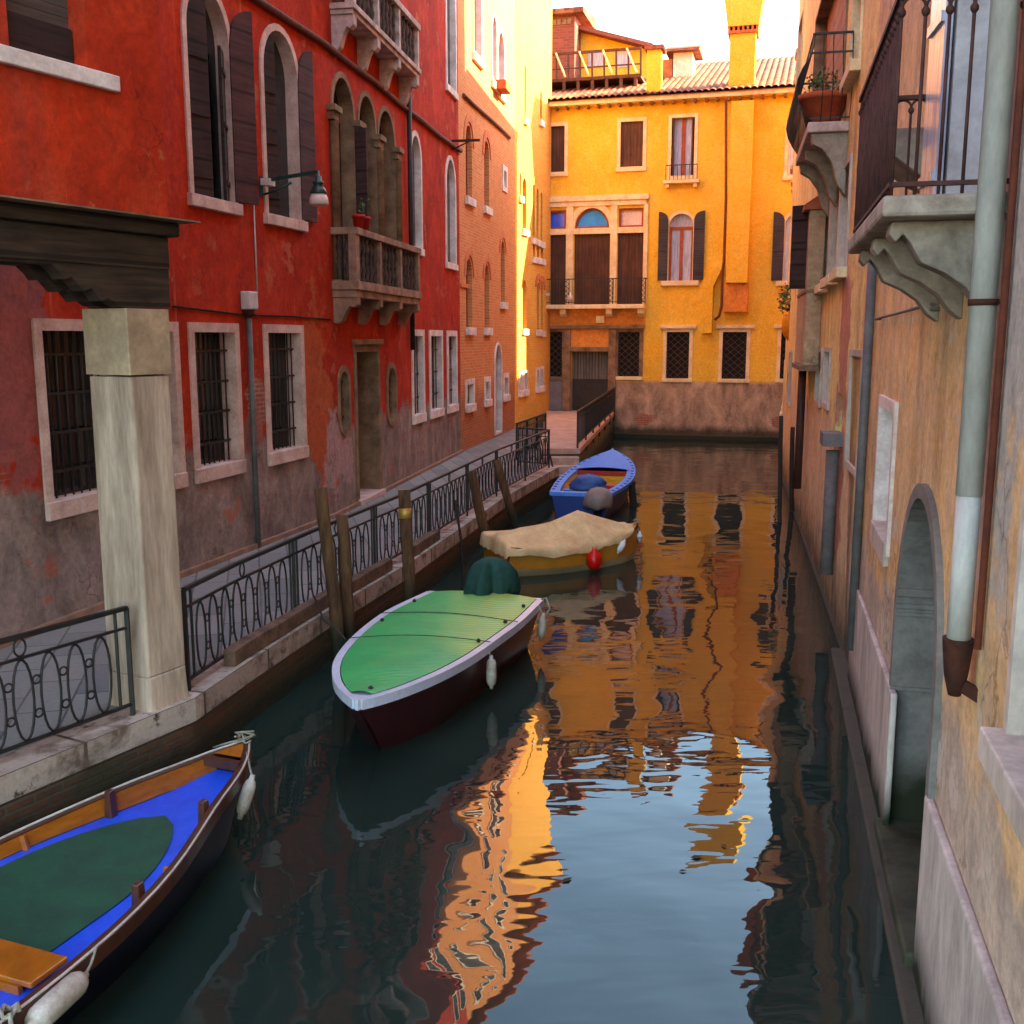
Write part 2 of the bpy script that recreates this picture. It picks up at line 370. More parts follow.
# ------------------------------------------------------------------ facade helpers
def rect(u0, u1, z0, z1): return [(u0, z0), (u1, z0), (u1, z1), (u0, z1)]
def arch(u0, u1, z0, z1, k=1.0, n=14):
    """door-like loop with a curved head; k = head height / half width"""
    r = (u1 - u0) / 2; c = (u0 + u1) / 2; sp = z1 - r * k
    return [(u0, z0), (u1, z0)] + [(c + r * math.cos(math.pi * i / n), sp + r * k * math.sin(math.pi * i / n)) for i in range(n + 1)]
def oval(u0, u1, z0, z1, n=20):
    r = (u1 - u0) / 2; c = (u0 + u1) / 2
    return [(c + r * math.cos(-math.pi * i / n), z0 + r + r * math.sin(-math.pi * i / n)) for i in range(n, -1, -1)][::-1][::-1] + \
           [(c + r * math.cos(math.pi * i / n), z1 - r + r * math.sin(math.pi * i / n)) for i in range(n + 1)]
def grow(loop, e, eb=None):
    """offset a loop outward (eb: different amount below)"""
    out = []; n = len(loop)
    ar = sum(loop[i][0] * loop[(i + 1) % n][1] - loop[(i + 1) % n][0] * loop[i][1] for i in range(n))
    sg = 1 if ar > 0 else -1; zb = min(p[1] for p in loop)
    for i in range(n):
        a = Vector(loop[i - 1]); b = Vector(loop[i]); c = Vector(loop[(i + 1) % n])
        d1 = b - a; d2 = c - b
        if d1.length < 1e-6: d1 = d2
        if d2.length < 1e-6: d2 = d1
        d1.normalize(); d2.normalize()
        n1 = Vector((d1.y, -d1.x)) * sg; n2 = Vector((d2.y, -d2.x)) * sg; m = n1 + n2
        m = m / max(m.length_squared / 2, 0.4)
        q = b + m * e
        if eb is not None and abs(b.y - zb) < 1e-5: q.y = b.y - eb
        out.append((q.x, q.y))
    return out
def ring(mb, W, inner, outer, o_in, o_out):
    """flat surround between two loops: face at o_out, inner sides back to o_in, outer sides to the wall"""
    n = len(inner)
    for i in range(n):
        j = (i + 1) % n
        a, b, c, d = inner[i], inner[j], outer[j], outer[i]
        mb.face([W.P(*a, o_out), W.P(*b, o_out), W.P(*c, o_out), W.P(*d, o_out)])
        mb.face([W.P(*a, o_in), W.P(*b, o_in), W.P(*b, o_out), W.P(*a, o_out)])
        mb.face([W.P(*d, o_out), W.P(*c, o_out), W.P(*c, -0.02), W.P(*d, -0.02)])
class Bld:
    def __init__(s, name, label, cat, W, loc=None, group=None):
        s.W = W; s.holes = {}
        p = loc or W.P(W.L / 2, QZ, 0)
        s.root = tag(empty(name, p), label, cat, group)
    def part(s, name, mb, m, parent=None, **k): return obj(name, mb, m, parent or s.root, **k)
    def opening(s, loop, W=None, dep=0.28, pane='glass', frame=None, fw=0.12, fb=None, fo=0.03, sill=None, name='window', hole=True, label=None, sillz=None):
        """cut the wall, set a pane deep in the opening, surround it with stone; returns the pane part"""
        W = W or s.W
        s.holes.setdefault(id(W), []).append((loop, dep, frame is None))
        m = MB(); m.wplate(W, grow(loop, 0.03), -dep - 0.04, -dep)
        p = s.part(name, m, M[pane] if isinstance(pane, str) else pane)
        if label: p['label'] = label
        if frame:
            m = MB(); ring(m, W, loop, grow(loop, fw, fb), -dep, fo); s.part('frame', m, M[frame] if isinstance(frame, str) else frame, p)
        if sill:
            u0, u1 = min(q[0] for q in loop), max(q[0] for q in loop); z0 = min(q[1] for q in loop)
            h, ex, out, mt = sill
            m = MB(); m.wbox(W, u0 - ex, u1 + ex, z0 - h, z0 + 0.004, -dep + 0.01, out); s.part('sill', m, M[mt] if isinstance(mt, str) else mt, p, bevel=0.01)
        return p
    def grille(s, p, loop, W=None, nv=6, nh=3, o=-0.1, r=0.012, mat='iron', lean=0):
        W = W or s.W
        u0, u1 = min(q[0] for q in loop), max(q[0] for q in loop); z0, z1 = min(q[1] for q in loop), max(q[1] for q in loop)
        m = MB()
        for i in range(nv):
            u = u0 + (u1 - u0) * (i + 0.5) / nv; m.tube([W.P(u, z0, o), W.P(u, z1 - (0.0 if len(loop) < 6 else 0.06), o)], r, 5)
        for i in range(nh):
            z = z0 + (z1 - z0) * (i + 0.7) / (nh + 0.3); m.bar(W.P(u0 - 0.01, z, o), W.P(u1 + 0.01, z, o), 0.03, 0.03)
        s.part('grille', m, M[mat], p)
    def wallmesh(s, m, u0, u1, z0, z1, D, W=None, name='wall', extra_outer=None):
        W = W or s.W; hs = s.holes.get(id(W), [])
        mb = MB(); outer = extra_outer or rect(u0, u1, z0, z1)
        mb.sheet(W, outer, [h[0] for h in hs], 0.0)
        for loop, dep, rev in hs:
            if rev:
                n = len(loop)
                for i in range(n):
                    a, b = loop[i], loop[(i + 1) % n]
                    mb.face([W.P(*a, 0), W.P(*b, 0), W.P(*b, -dep), W.P(*a, -dep)], [(a[0], a[1]), (b[0], b[1]), (b[0] + dep, b[1]), (a[0] + dep, a[1])])
        for ua in (u0, u1):
            mb.face([W.P(ua, z0, 0), W.P(ua, z1, 0), W.P(ua, z1, -D), W.P(ua, z0, -D)], [(0, z0), (0, z1), (D, z1), (D, z0)])
        mb.face([W.P(u0, z1, 0), W.P(u1, z1, 0), W.P(u1, z1, -D), W.P(u0, z1, -D)], [(0, 0), (1, 0), (1, 1), (0, 1)])
        mb.face([W.P(u0, z0, -D), W.P(u1, z0, -D), W.P(u1, z1, -D), W.P(u0, z1, -D)], [(u0, z0), (u1, z0), (u1, z1), (u0, z1)])
        return s.part(name, mb, m)
    def leaf(s, p, hinge_u, width, sgn, z0, z1, ang, W=None, mat='shut_brown', o=0.05, curved=0.0, th=0.045, name='shutter'):
        """one shutter leaf; ang 0 = shut, 180 = folded back on the wall; curved = rise of its rounded top"""
        W = W or s.W; a = math.radians(ang); prof = [(0, z0), (width, z0)]
        if curved: prof += [(width * (1 - t / 8), z1 - curved * (1 - math.sqrt(max(0, 1 - (t / 8) ** 2)))) for t in range(9)]
        else: prof += [(width, z1), (0, z1)]
        def Q(q, t):
            ss, z = q
            return W.P(hinge_u + sgn * (math.cos(a) * ss - math.sin(a) * t), z, o + math.sin(a) * ss + math.cos(a) * t * 1.0)
        A = [Q(q, 0) for q in prof]; B = [Q(q, th) for q in prof]
        m = MB(); m.grid([A, B], closed=True, smooth=False)
        for L in (A, B): m.face(L)
        for fz in (0.12, 0.5, 0.85):   # battens
            zz = z0 + (z1 - curved - z0) * fz
            m.hexa([Q((0.02, zz - 0.03), th - 0.004), Q((width - 0.02, zz - 0.03), th - 0.004), Q((width - 0.02, zz - 0.03), th + 0.02), Q((0.02, zz - 0.03), th + 0.02),
                    Q((0.02, zz + 0.03), th - 0.004), Q((width - 0.02, zz + 0.03), th - 0.004), Q((width - 0.02, zz + 0.03), th + 0.02), Q((0.02, zz + 0.03), th + 0.02)])
        return s.part(name, m, M[mat], p)
def roofcap(b, W, u0, u1, z, D, mat):
    m = MB(); m.wprism(W, [(0.45, z - 0.02), (0.45, z + 0.12), (-D / 2, z + 1.6), (-D - 0.4, z + 0.12), (-D - 0.4, z - 0.02)], u0, u1)
    b.part('roof', m, mat)

# ------------------------------------------------------------------ ground plan
WA = Wall((-5.39, 10.54), (-3.23, 18.6), 1)
UA0 = -9.0                                        # the red wall runs on behind the camera
WB = Wall((-3.23, 18.6), (-1.45, 29.4), 1)
WK = Wall((-1.45, 29.4), (0.10, 37.3), 1)         # brick house
WC = Wall((0.10, 37.3), (1.50, 41.5), 1)          # last house on the left bank
WP = Wall((-3.14, 8.59), (-2.67, 9.473), 1)       # house over the portico
WY = Wall((1.5, 41.5), (11.15, 38.9), 1)          # yellow house
WR1 = Wall((1.08, 0.0), (4.125, 12.4), -1)
WR2 = Wall((4.125, 12.4), (7.93, 30.45), -1)
WR4 = Wall((7.93, 30.45), (9.93, 37.8), -1)
coping = [(-6.4, 2.6), (-5.2, 4.6), (-3.79, 7.22), (-3.14, 8.40), (-2.85, 8.93), (-2.60, 10.15), (-2.17, 12.0), (-1.42, 14.83), (-0.76, 17.9), (-0.14, 20.9), (1.18, 25.9)]
coping = [Vector(p) for p in coping]
def inset(path, d):
    out = []
    for i, p in enumerate(path):
        a = path[max(i - 1, 0)]; b = path[min(i + 1, len(path) - 1)]
        t = (b - a).normalized(); out.append(p + Vector((-t.y, t.x)) * d)
    return out

# ------------------------------------------------------------------ water, bed, quay
def water_mat():
    t = NT('canal_water', 0.012, 0.5); t.b.inputs['IOR'].default_value = 1.38
    P = t.pos
    n1 = t.noise(t.map(P, (1.1, 1.0, 1)), 0.85, 1.0, 0.35, 0.5)
    n2 = t.noise(t.map(P, (0.8, 1.7, 1), (4, 2, 0)), 2.6, 1, 0.4, 0.4)
    n3 = t.noise(t.map(P, (1.0, 3.0, 1), (1, 7, 0)), 3.0, 1, 0.4, 0.2)
    h = t.math('ADD', t.math('MULTIPLY', n1, 0.024), t.math('ADD', t.math('MULTIPLY', n2, 0.0026), t.math('MULTIPLY', n3, 0.0009)))
    b = t.n('ShaderNodeBump'); b.inputs['Strength'].default_value = 1.0; b.inputs['Distance'].default_value = 1.0
    t.l(h, b.inputs['Height']); t.l(b.outputs[0], t.b.inputs['Normal'])
    c = t.mix(t.ramp(t.noise(P, 0.25, 4), 0.35, 0.65), srgb(26, 40, 36), srgb(38, 50, 42))
    return t.out(c)
m = MB(); m.face([(-70, -30, 0), (90, -30, 0), (90, 90, 0), (-70, 90, 0)]); struct('canal_water', m, water_mat())
m = MB(); m.face([(-400, -400, -1.6), (400, -400, -1.6), (400, 400, -1.6), (-400, 400, -1.6)])
struct('canal_bed', m, plain('mud', srgb(60, 56, 44), rough=0.95))

def paving_mat():
    t = NT('trachyte_paving', 0.85, 0.25); P = t.pos
    q = t.map(P, (1, 1, 1)); vr = t.n('ShaderNodeVectorRotate', rotation_type='Z_AXIS'); vr.inputs['Angle'].default_value = math.radians(-76) * -1
    t.l(q, vr.inputs['Vector'])
    c, f = brick_tex(t, vr.outputs[0], srgb(142, 137, 131), srgb(116, 113, 110), srgb(86, 82, 78), 0.85, 0.42, 0.012)
    n = t.noise(P, 1.2, 8, 0.65); n2 = t.noise(P, 22, 8, 0.7)
    c = t.mix(t.math('MULTIPLY', t.ramp(n, 0.4, 0.7), 0.5), c, srgb(140, 126, 120))
    c = t.mix(1.0, c, t.ramp(n2, 0.25, 0.75, (0.8,) * 3 + (1,), (1.12,) * 3 + (1,)), 'MULTIPLY')
    t.bump(t.math('SUBTRACT', n2, f), 0.4, 0.008); return t.out(c)
def quay_mat():
    t = NT('quay_brick', 0.9, 0.25); uv = t.n('ShaderNodeUVMap').outputs[0]; P = t.pos
    c, f = brick_tex(t, uv, srgb(150, 96, 70), srgb(120, 82, 64), srgb(124, 110, 92), 0.25, 0.075, 0.014)
    n = t.noise(P, 1.6, 9, 0.68, 0.6); n2 = t.noise(P, 9, 8, 0.7)
    c = t.mix(t.ramp(n, 0.46, 0.64), c, srgb(86, 80, 60))
    c = t.mix(t.math('MULTIPLY', t.ramp(n2, 0.62, 0.7), 0.6), c, srgb(150, 98, 52))
    d = t.ramp(t.math('ADD', t.math('DIVIDE', t.math('SUBTRACT', t.z(), 0.12), 0.3), t.math('MULTIPLY', t.math('SUBTRACT', n, 0.5), 1.5)), 0, 1, (1, 1, 1, 1), (0, 0, 0, 1))
    c = t.mix(t.math('MULTIPLY', d, 0.9), c, srgb(34, 40, 24))
    t.bump(t.math('SUBTRACT', n2, f), 0.8, 0.03); return t.out(c)
def coping_mat():
    t = NT('coping_stone', 0.85, 0.25); uv = t.n('ShaderNodeUVMap').outputs[0]; P = t.pos
    c, f = brick_tex(t, uv, srgb(196, 174, 158), srgb(168, 146, 130), srgb(78, 64, 56), 1.35, 9.0, 0.02)
    n = t.noise(P, 2.6, 9, 0.68, 0.4); n2 = t.noise(P, 24, 8, 0.7)
    c = t.mix(t.ramp(n, 0.46, 0.62), c, srgb(116, 94, 80)); c = t.mix(t.ramp(t.noise(P, 7, 9, .7), .58, .66), c, srgb(84, 68, 58))
    c = t.mix(1.0, c, t.ramp(n2, 0.25, 0.75, (0.78,) * 3 + (1,), (1.15,) * 3 + (1,)), 'MULTIPLY')
    t.bump(t.math('SUBTRACT', n2, t.math('MULTIPLY', f, 1.5)), 0.5, 0.012); return t.out(c)
# pavement sheet between the coping and the house walls
inner = inset(coping, 0.34)
m = MB()
wl = [WP.P(-8, 0, -6), Vector((-9.2, 4.6, 0)), Vector((-7.0, 7.22, 0)), WA.P(-2, 0, -0.2), WA.P(0, 0, -0.2), WA.P(1.2, 0, -0.2), WA.P(3.0, 0, -0.2), WA.P(6.0, 0, -0.2), WB.P(0.5, 0, -0.2), WB.P(3.5, 0, -0.2), WB.P(8.5, 0, -0.2)]
for i in range(len(inner) - 1):
    a, b = inner[i], inner[i + 1]; c, d = wl[i + 1], wl[i]
    m.face([(a.x, a.y, QZ - 0.01), (b.x, b.y, QZ - 0.01), (c.x, c.y, QZ - 0.01), (d.x, d.y, QZ - 0.01)])
e = inner[-1]
m.face([(e.x, e.y, QZ - 0.01)] + [tuple(p) for p in ((0.75, 26.9, QZ - 0.01), (1.3, 31.0, QZ - 0.01), (1.8, 38, QZ - 0.01))] + [tuple(WC.P(0, QZ - 0.01, -0.2)), tuple(WK.P(0, QZ - 0.01, -0.2)), (wl[-1].x, wl[-1].y, QZ - 0.01)])
struct('quay_pavement', m, paving_mat(), merge=True)
m = MB(); acc = 0
for i in range(len(coping) - 1):
    a, b = coping[i], coping[i + 1]; ai, bi = inner[i], inner[i + 1]; L = (b - a).length
    def c3(p, z): return Vector((p.x, p.y, z))
    for pts, v in (((c3(a, QZ), c3(b, QZ), c3(bi, QZ), c3(ai, QZ)), (0, 0.4)), ((c3(a, QZ - 0.21), c3(b, QZ - 0.21), c3(b, QZ), c3(a, QZ)), (1, 1.2))):
        m.face(pts, [(acc, v[0]), (acc + L, v[0]), (acc + L, v[1]), (acc, v[1])])
    m.face([c3(a, QZ - 0.21), c3(b, QZ - 0.21), c3(bi, QZ - 0.21), c3(ai, QZ - 0.21)], [(acc, 2), (acc + L, 2), (acc + L, 2.3), (acc, 2.3)])
    m.face([c3(ai, QZ), c3(bi, QZ), c3(bi, QZ - 0.21), c3(ai, QZ - 0.21)], [(acc, 2), (acc + L, 2), (acc + L, 2.3), (acc, 2.3)])
    acc += L
a, ai = coping[-1], inner[-1]
m.face([c3(a, QZ - 0.21), c3(ai, QZ - 0.21), c3(ai, QZ), c3(a, QZ)], [(0, 1), (0.3, 1), (0.3, 1.2), (0, 1.2)])
struct('quay_kerb', m, coping_mat(), merge=True)
m = MB(); acc = 0; face = inset(coping, 0.05)
for i in range(len(face) - 1):
    a, b = face[i], face[i + 1]; L = (b - a).length
    n = max(1, int(L / 0.5))
    for k in range(n):
        p = a.lerp(b, k / n); q = a.lerp(b, (k + 1) / n)
        m.face([c3(p, -1.6), c3(q, -1.6), c3(q, QZ - 0.2), c3(p, QZ - 0.2)], [(acc + L * k / n, -1.6), (acc + L * (k + 1) / n, -1.6), (acc + L * (k + 1) / n, 0.44), (acc + L * k / n, 0.44)])
    acc += L
p, q = face[-1], Vector((0.4, 26.2))
m.face([c3(p, -1.6), c3(q, -1.6), c3(q, QZ - 0.2), c3(p, QZ - 0.2)], [(0, -1.6), (1, -1.6), (1, .44), (0, .44)])
struct('quay_wall', m, quay_mat(), merge=True)
# the landing at the far end: a stone platform with water steps in front of it
m = MB(); R0, R1 = Vector((1.77, 27.0)), Vector((4.03, 40.75)); L0, L1 = Vector((0.72, 27.0)), Vector((1.35, 41.3))
LZ = 1.0
def slab(m, pts, z0, z1):
    a = [Vector((p[0], p[1], z0)) for p in pts]; b = [Vector((p[0], p[1], z1)) for p in pts]
    m.grid([a, b], closed=True, smooth=False); m.face(b); m.face(a[::-1])
slab(m, [L0, R0, R1, L1], LZ - 0.14, LZ)
struct('landing_pavement', m, plain('landing_stone', srgb(196, 158, 138), srgb(160, 128, 112), 0.85, 2.5))
m = MB(); slab(m, [L0 + Vector((0.02, 0.03)), R0 + Vector((-0.05, 0.03)), R1 + Vector((-0.05, 0)), L1], -1.6, LZ - 0.145)
struct('landing_wall', m, plain('algae_wall', srgb(116, 112, 84), srgb(70, 82, 56), 0.9, 1.5, damp=0.2))
m = MB()
for k in range(5):
    z1 = LZ - 0.2 * (k + 1); y1 = 27.0 - 0.3 * k
    slab(m, [(0.72 + 0.05 * k, y1 - 0.3), (1.74 - 0.06 * k, y1 - 0.3), (1.74 - 0.06 * k, y1 + 0.02), (0.72 + 0.05 * k, y1 + 0.02)], z1 - 0.9, z1)
struct('landing_steps', m, plain('step_stone', srgb(206, 170, 150), srgb(150, 122, 108), 0.85, 3, damp=0.12))

# ------------------------------------------------------------------ LEFT BANK: red house
pA = WA.P(WA.U(345, 450), 2.2, 0); pB = WB.P(WB.U(345, 440), 2.25, 0)
red_low = (2.25, 0.9, srgb(166, 142, 132), srgb(108, 90, 84))
def _patch(W, px, py, r, col, *s):
    u, z = W.uz(px, py); q = W.P(u, z); return (q.x, q.y, q.z, r, col, *s)
red_mat = plaster('red_plaster', RED1, RED2, RED3, chips=srgb(178, 92, 64), low=red_low, streak=0.4, streak_col=srgb(116, 34, 26), brick=0.35,
    patches=[_patch(WA, 318, 402, 0.75, srgb(178, 84, 50), 0.4), _patch(WB, 340, 455, 0.85, srgb(172, 138, 134)),
             _patch(WA, 258, 405, 0.5, 'brick'), _patch(WA, 15, 345, 0.8, srgb(150, 86, 84), 0.5), _patch(WA, 20, 400, 0.7, srgb(158, 84, 78), 0.6), _patch(WA, 253, 430, 0.45, srgb(150, 96, 84))])
TOPL = 18.4
red = Bld('red_house', 'long red plastered house with barred ground floor windows and stone balconies along the quay', 'house', WA, WA.P(3, QZ, 0))
# ground-floor windows with bars
u0_, u1_, z0_, z1_ = WA.box(196, 236, 332, 470)
gw = u1_ - u0_
def ground_window(W, loop, fw=0.13, mat='frame_pink', nv=8, nh=4):
    p = red.opening(loop, W, dep=0.25, pane='glass', frame=mat, fw=fw, fb=0.0, sill=(0.2, fw, 0.06, mat))
    red.grille(p, loop, W, nv, nh, o=-0.12)
    m = MB(); us = loop[0][0]; m.wbox(W, us + 0.04, us + gw * 0.36, loop[0][1] + 0.03, loop[2][1] - 0.03, -0.25, -0.22)
    red.part('inner_shutter', m, M['shut_dark'], p)
a, b = WA.U(45, 400), None
zt = WA.Z(196, 332); zb = WA.Z(198, 469)
ground_window(WA, rect(WA.U(45, 400), WA.U(45, 400) + gw * 1.1, WA.Z(48, 503), zt))
uR = WA.U(175, 400); ground_window(WA, rect(uR - gw, uR, zb, zt))
ground_window(WA, rect(u0_, u1_, zb, zt))
x0, x1, q0, q1 = WA.box(269, 301, 333, 462); ground_window(WA, rect(x0, x1, zb, zt))
# a bricked-in look on the walls under the portico needs nothing more; door and ovals on the second stretch
x0, x1, q0, q1 = WB.box(357, 378, 352, 500)
dp = red.opening(rect(x0, x1, QZ, q1), WB, dep=0.75, pane=plain('dark_door_wood', srgb(92, 74, 56), srgb(60, 46, 36), 0.8, 3), frame='frame_brown', fw=0.14, fb=0.0, name='door')
m = MB(); m.wbox(WB, x0 - 0.1, x1 + 0.1, QZ - 0.01, QZ + 0.09, -0.7, 0.12); red.part('door_step', m, M['frame_pink'], dp, bevel=0.01)
m = MB(); m.wbox(WB, x0 - 0.2, x1 + 0.2, q1 + 0.14, q1 + 0.24, -0.01, 0.10); red.part('lintel', m, M['frame_brown'], dp, bevel=0.01)
m = MB(); m.lathe(WB.P(x0 + 0.15, QZ + 1.1, -0.74), [(0.03, 0), (0.04, 0.03), (0.03, 0.07)], 8, Vector((WB.n.x, WB.n.y, 0))); red.part('handle', m, M['rust_iron'], dp)
for bx in ((339.5, 348, 372, 431), (387.6, 395, 368, 422)):
    x0, x1, q0, q1 = WB.box(*bx); lp = oval(x0, x1, q0, q1)
    p = red.opening(lp, WB, dep=0.12, pane='glass', frame='frame_brown', fw=0.11, name='oval_window'); red.grille(p, lp, WB, 2, 3)
for bx in ((413, 422.5, 336, 417), (430.5, 441, 336, 411), (448, 455.5, 337, 408)):
    x0, x1, q0, q1 = WB.box(*bx)
    lp = rect(x0, x1, WB.Z(413, 416), WB.Z(413, 336)); p = red.opening(lp, WB, dep=0.2, frame='frame_white', fw=0.15, fb=0.0, sill=(0.2, 0.15, 0.06, 'frame_white'))
    red.grille(p, lp, WB, 4, 3)
# tall arched windows with open shutters
def tall_arch(W, xl, xr, yt, yb, topz=None, k=1.15, frame='frame_pink', pane='glass', shut=(), fw=0.1, sill=True):
    x0, x1, q0, q1 = W.box(xl, xr, yt, yb)
    if topz: q1 = topz
    lp = arch(x0, x1, q0, q1, k)
    p = red.opening(lp, W, dep=0.19, pane=pane, frame=frame, fw=fw, fb=0.0, sill=(0.16, 0.14, 0.08, frame) if sill else None)
    for (side, ang, frac, mat) in shut:
        h = x0 if side < 0 else x1; wdt = (x1 - x0) * frac
        red.leaf(p, h, wdt, -side, q0 + 0.03, q1 - 0.04, ang, W, mat, o=0.05 if ang > 90 else -0.12, curved=(x1 - x0) / 2 * k * 0.9)
    return p, x0, x1, q0, q1
zA = WA.Z(187, 194); zAt = WA.Z(280, 33)
p, ax0, ax1, _, _ = tall_arch(WA, 188, 229, 5, 193, topz=zAt, shut=((-1, 12, 0.48, 'shut_dark'), (1, 166, 0.44, 'shut_brown')))
red.leaf(p, ax1 - .01, (ax1 - ax0) * .36, -1, zA + .03, WA.Z(214, 46), 24, WA, 'shut_dark', o=-.1)
m = MB(); m.wbox(WA, (ax0 + ax1) / 2 - 0.03, (ax0 + ax1) / 2 + 0.03, zA, zAt - 0.1, -0.185, -0.12); red.part('mullion', m, M['shut_brown'], p)
p, ax0, ax1, _, _ = tall_arch(WA, 264, 297, 33, 213, topz=zAt, shut=((-1, 14, 0.36, 'shut_dark'), (1, 177, 0.44, 'shut_brown')))
m = MB(); m.wbox(WA, (ax0 + ax1) / 2 - 0.03, (ax0 + ax1) / 2 + 0.03, zA, zAt - 0.1, -0.185, -0.12); red.part('mullion', m, M['shut_brown'], p)
# second storey of tall windows above the frame of the photograph (they show in the water)
for q in (0.2, 3.4, 6.3):
    lp = arch(q, q + 0.95, 13.0, 15.6); red.opening(lp, WA, dep=0.25, frame='frame_white', fw=0.1, fb=0.0, sill=(0.16, 0.14, 0.08, 'frame_white'))
for q in (1.2, 3.0, 4.8, 8.3, 9.8):
    lp = arch(q, q + 0.85, 14.3, 16.6); red.opening(lp, WB, dep=0.25, frame='frame_white', fw=0.1, fb=0.0, sill=(0.16, 0.14, 0.08, 'frame_white'))
# the three-light window behind the lower balcony
zfl = WB.Z(421.5, 252)      # level of the hand rail, refined below
tri = [(333, 353, 72, 222), (359, 375, 93, 235), (378.5, 394, 108, 245)]
zsp = None; us = []
for i, bx in enumerate(tri):
    x0, x1, q0, q1 = WB.box(*bx)
    if i == 0: zt3 = q1; zb3 = q0 - 1.15
    us.append((x0, x1))
for (x0, x1) in us:
    lp = arch(x0, x1, zb3, zt3, 1.1)
    p = red.opening(lp, WB, dep=0.24, pane='glass', frame='frame_brown', fw=0.1, fb=0.0)
    hw = (x1 - x0) / 2
    red.leaf(p, x0 + 0.02, hw * 0.9, 1, zb3 + 0.02, zt3 - hw * 1.5, 8, WB, 'shut_dark', o=-0.21)
    if x0 == us[0][0]: red.leaf(p, x1 + 0.02, hw * 0.5, -1, zb3 + 0.02, zt3 - hw * 1.3, 80, WB, 'shut_brown', o=-0.02)
for i, uu in enumerate([us[0][0] - 0.1, (us[0][1] + us[1][0]) / 2, (us[1][1] + us[2][0]) / 2, us[2][1] + 0.1]):
    zc = zt3 - (us[0][1] - us[0][0]) * 0.62
    m = MB(); wdt = 0.13
    m.wbox(WB, uu - wdt * 1.5, uu + wdt * 1.5, zc, zc + 0.1, 0.0, 0.16); m.wbox(WB, uu - wdt * 1.15, uu + wdt * 1.15, zc - 0.14, zc - 0.002, 0.0, 0.11)
    q = WB.P(uu, 0, 0.06); m.lathe((q.x, q.y, 0), [(0.085, zb3 + 0.15), (0.085, zc - 0.2), (0.11, zc - 0.16)], 12); m.wbox(WB, uu - 0.13, uu + 0.13, zb3, zb3 + 0.15, 0.0, 0.18)
    red.part('column', m, M['frame_brown'])
# white arched windows right of the downpipe
def white_arch(xl, xr, yt, yb, W=WB, k=1.3):
    x0, x1, q0, q1 = W.box(xl, xr, yt, yb); lp = arch(x0, x1, q0, q1, k)
    p = red.opening(lp, W, dep=0.13, pane='glass', frame='frame_white', fw=0.11, fb=0.0, sill=(0.16, 0.13, 0.07, 'frame_white'))
    m = MB(); m.wbox(W, x0 + 0.02, (x0 + x1) / 2, q0 + 0.01, q1 - (x1 - x0) * 0.6, -0.125, -0.09); red.part('shutter', m, M['shut_brown'], p)
    return x0, x1, q0, q1
white_arch(411, 420, 133, 246); _w = white_arch(446, 454.5, 157, 262)
white_arch(446, 454.5, -46, 84)
# door behind the upper balcony
x0, x1 = us[0][0] + 0.3, us[2][1] - 0.1
for i in range(3):
    a = x0 + i * (x1 - x0) / 3 + 0.06; b = a + (x1 - x0) / 3 - 0.2
    zz = WB.Z(421.5, 70); lp = arch(a, b, zz + 0.0, zz + 3.0, 1.1); red.opening(lp, WB, dep=0.3, frame='frame_white', fw=0.1, fb=0.0)
# rope-like string course
def course(W, pts, name='string_course', r=0.05, bld=red, mat='cable'):
    m = MB(); P3 = []
    for (px, py) in pts:
        u, z = W.uz(px, py, 0.06); P3.append(W.P(u, z, 0.05))
    m.tube(P3, r, 8); bld.part(name, m, M[mat])
zc0 = WA.Z(329, 48)
m = MB(); m.tube([WA.P(WA.U(172, 100), zc0 + 0.05, 0.05), WA.P(WA.U(255, 10), zc0 + 0.02, 0.05), WA.P(WA.L, zc0, 0.05)] +
                 [WB.P(WB.U(x, y, 0.05), WB.Z(x, y, 0.05), 0.05) for x, y in ((345, 60), (375, 82), (402, 106), (420, 119), (440, 136), (461, 151))], 0.055, 8)
red.part('string_course', m, M['cable'])
mR = red.wallmesh(red_mat, UA0, WA.L, -0.5, TOPL, 8, WA)
red.wallmesh(red_mat, 0, WB.L, -0.5, TOPL, 8, WB)
roofm = plain('roof_tiles', srgb(170, 96, 70), srgb(130, 72, 56), 0.9, 4)
for W_ in (WA, WB):
    m = MB(); m.wbox(W_, 0 if W_ is WB else UA0, W_.L, QZ - .02, QZ + .07, 0.001, .07); red.part('base_course', m, M['base_brick'], bevel=.01)
roofcap(red, WA, UA0, WA.L, TOPL, 8, roofm); roofcap(red, WB, 0, WB.L, TOPL, 8, roofm)

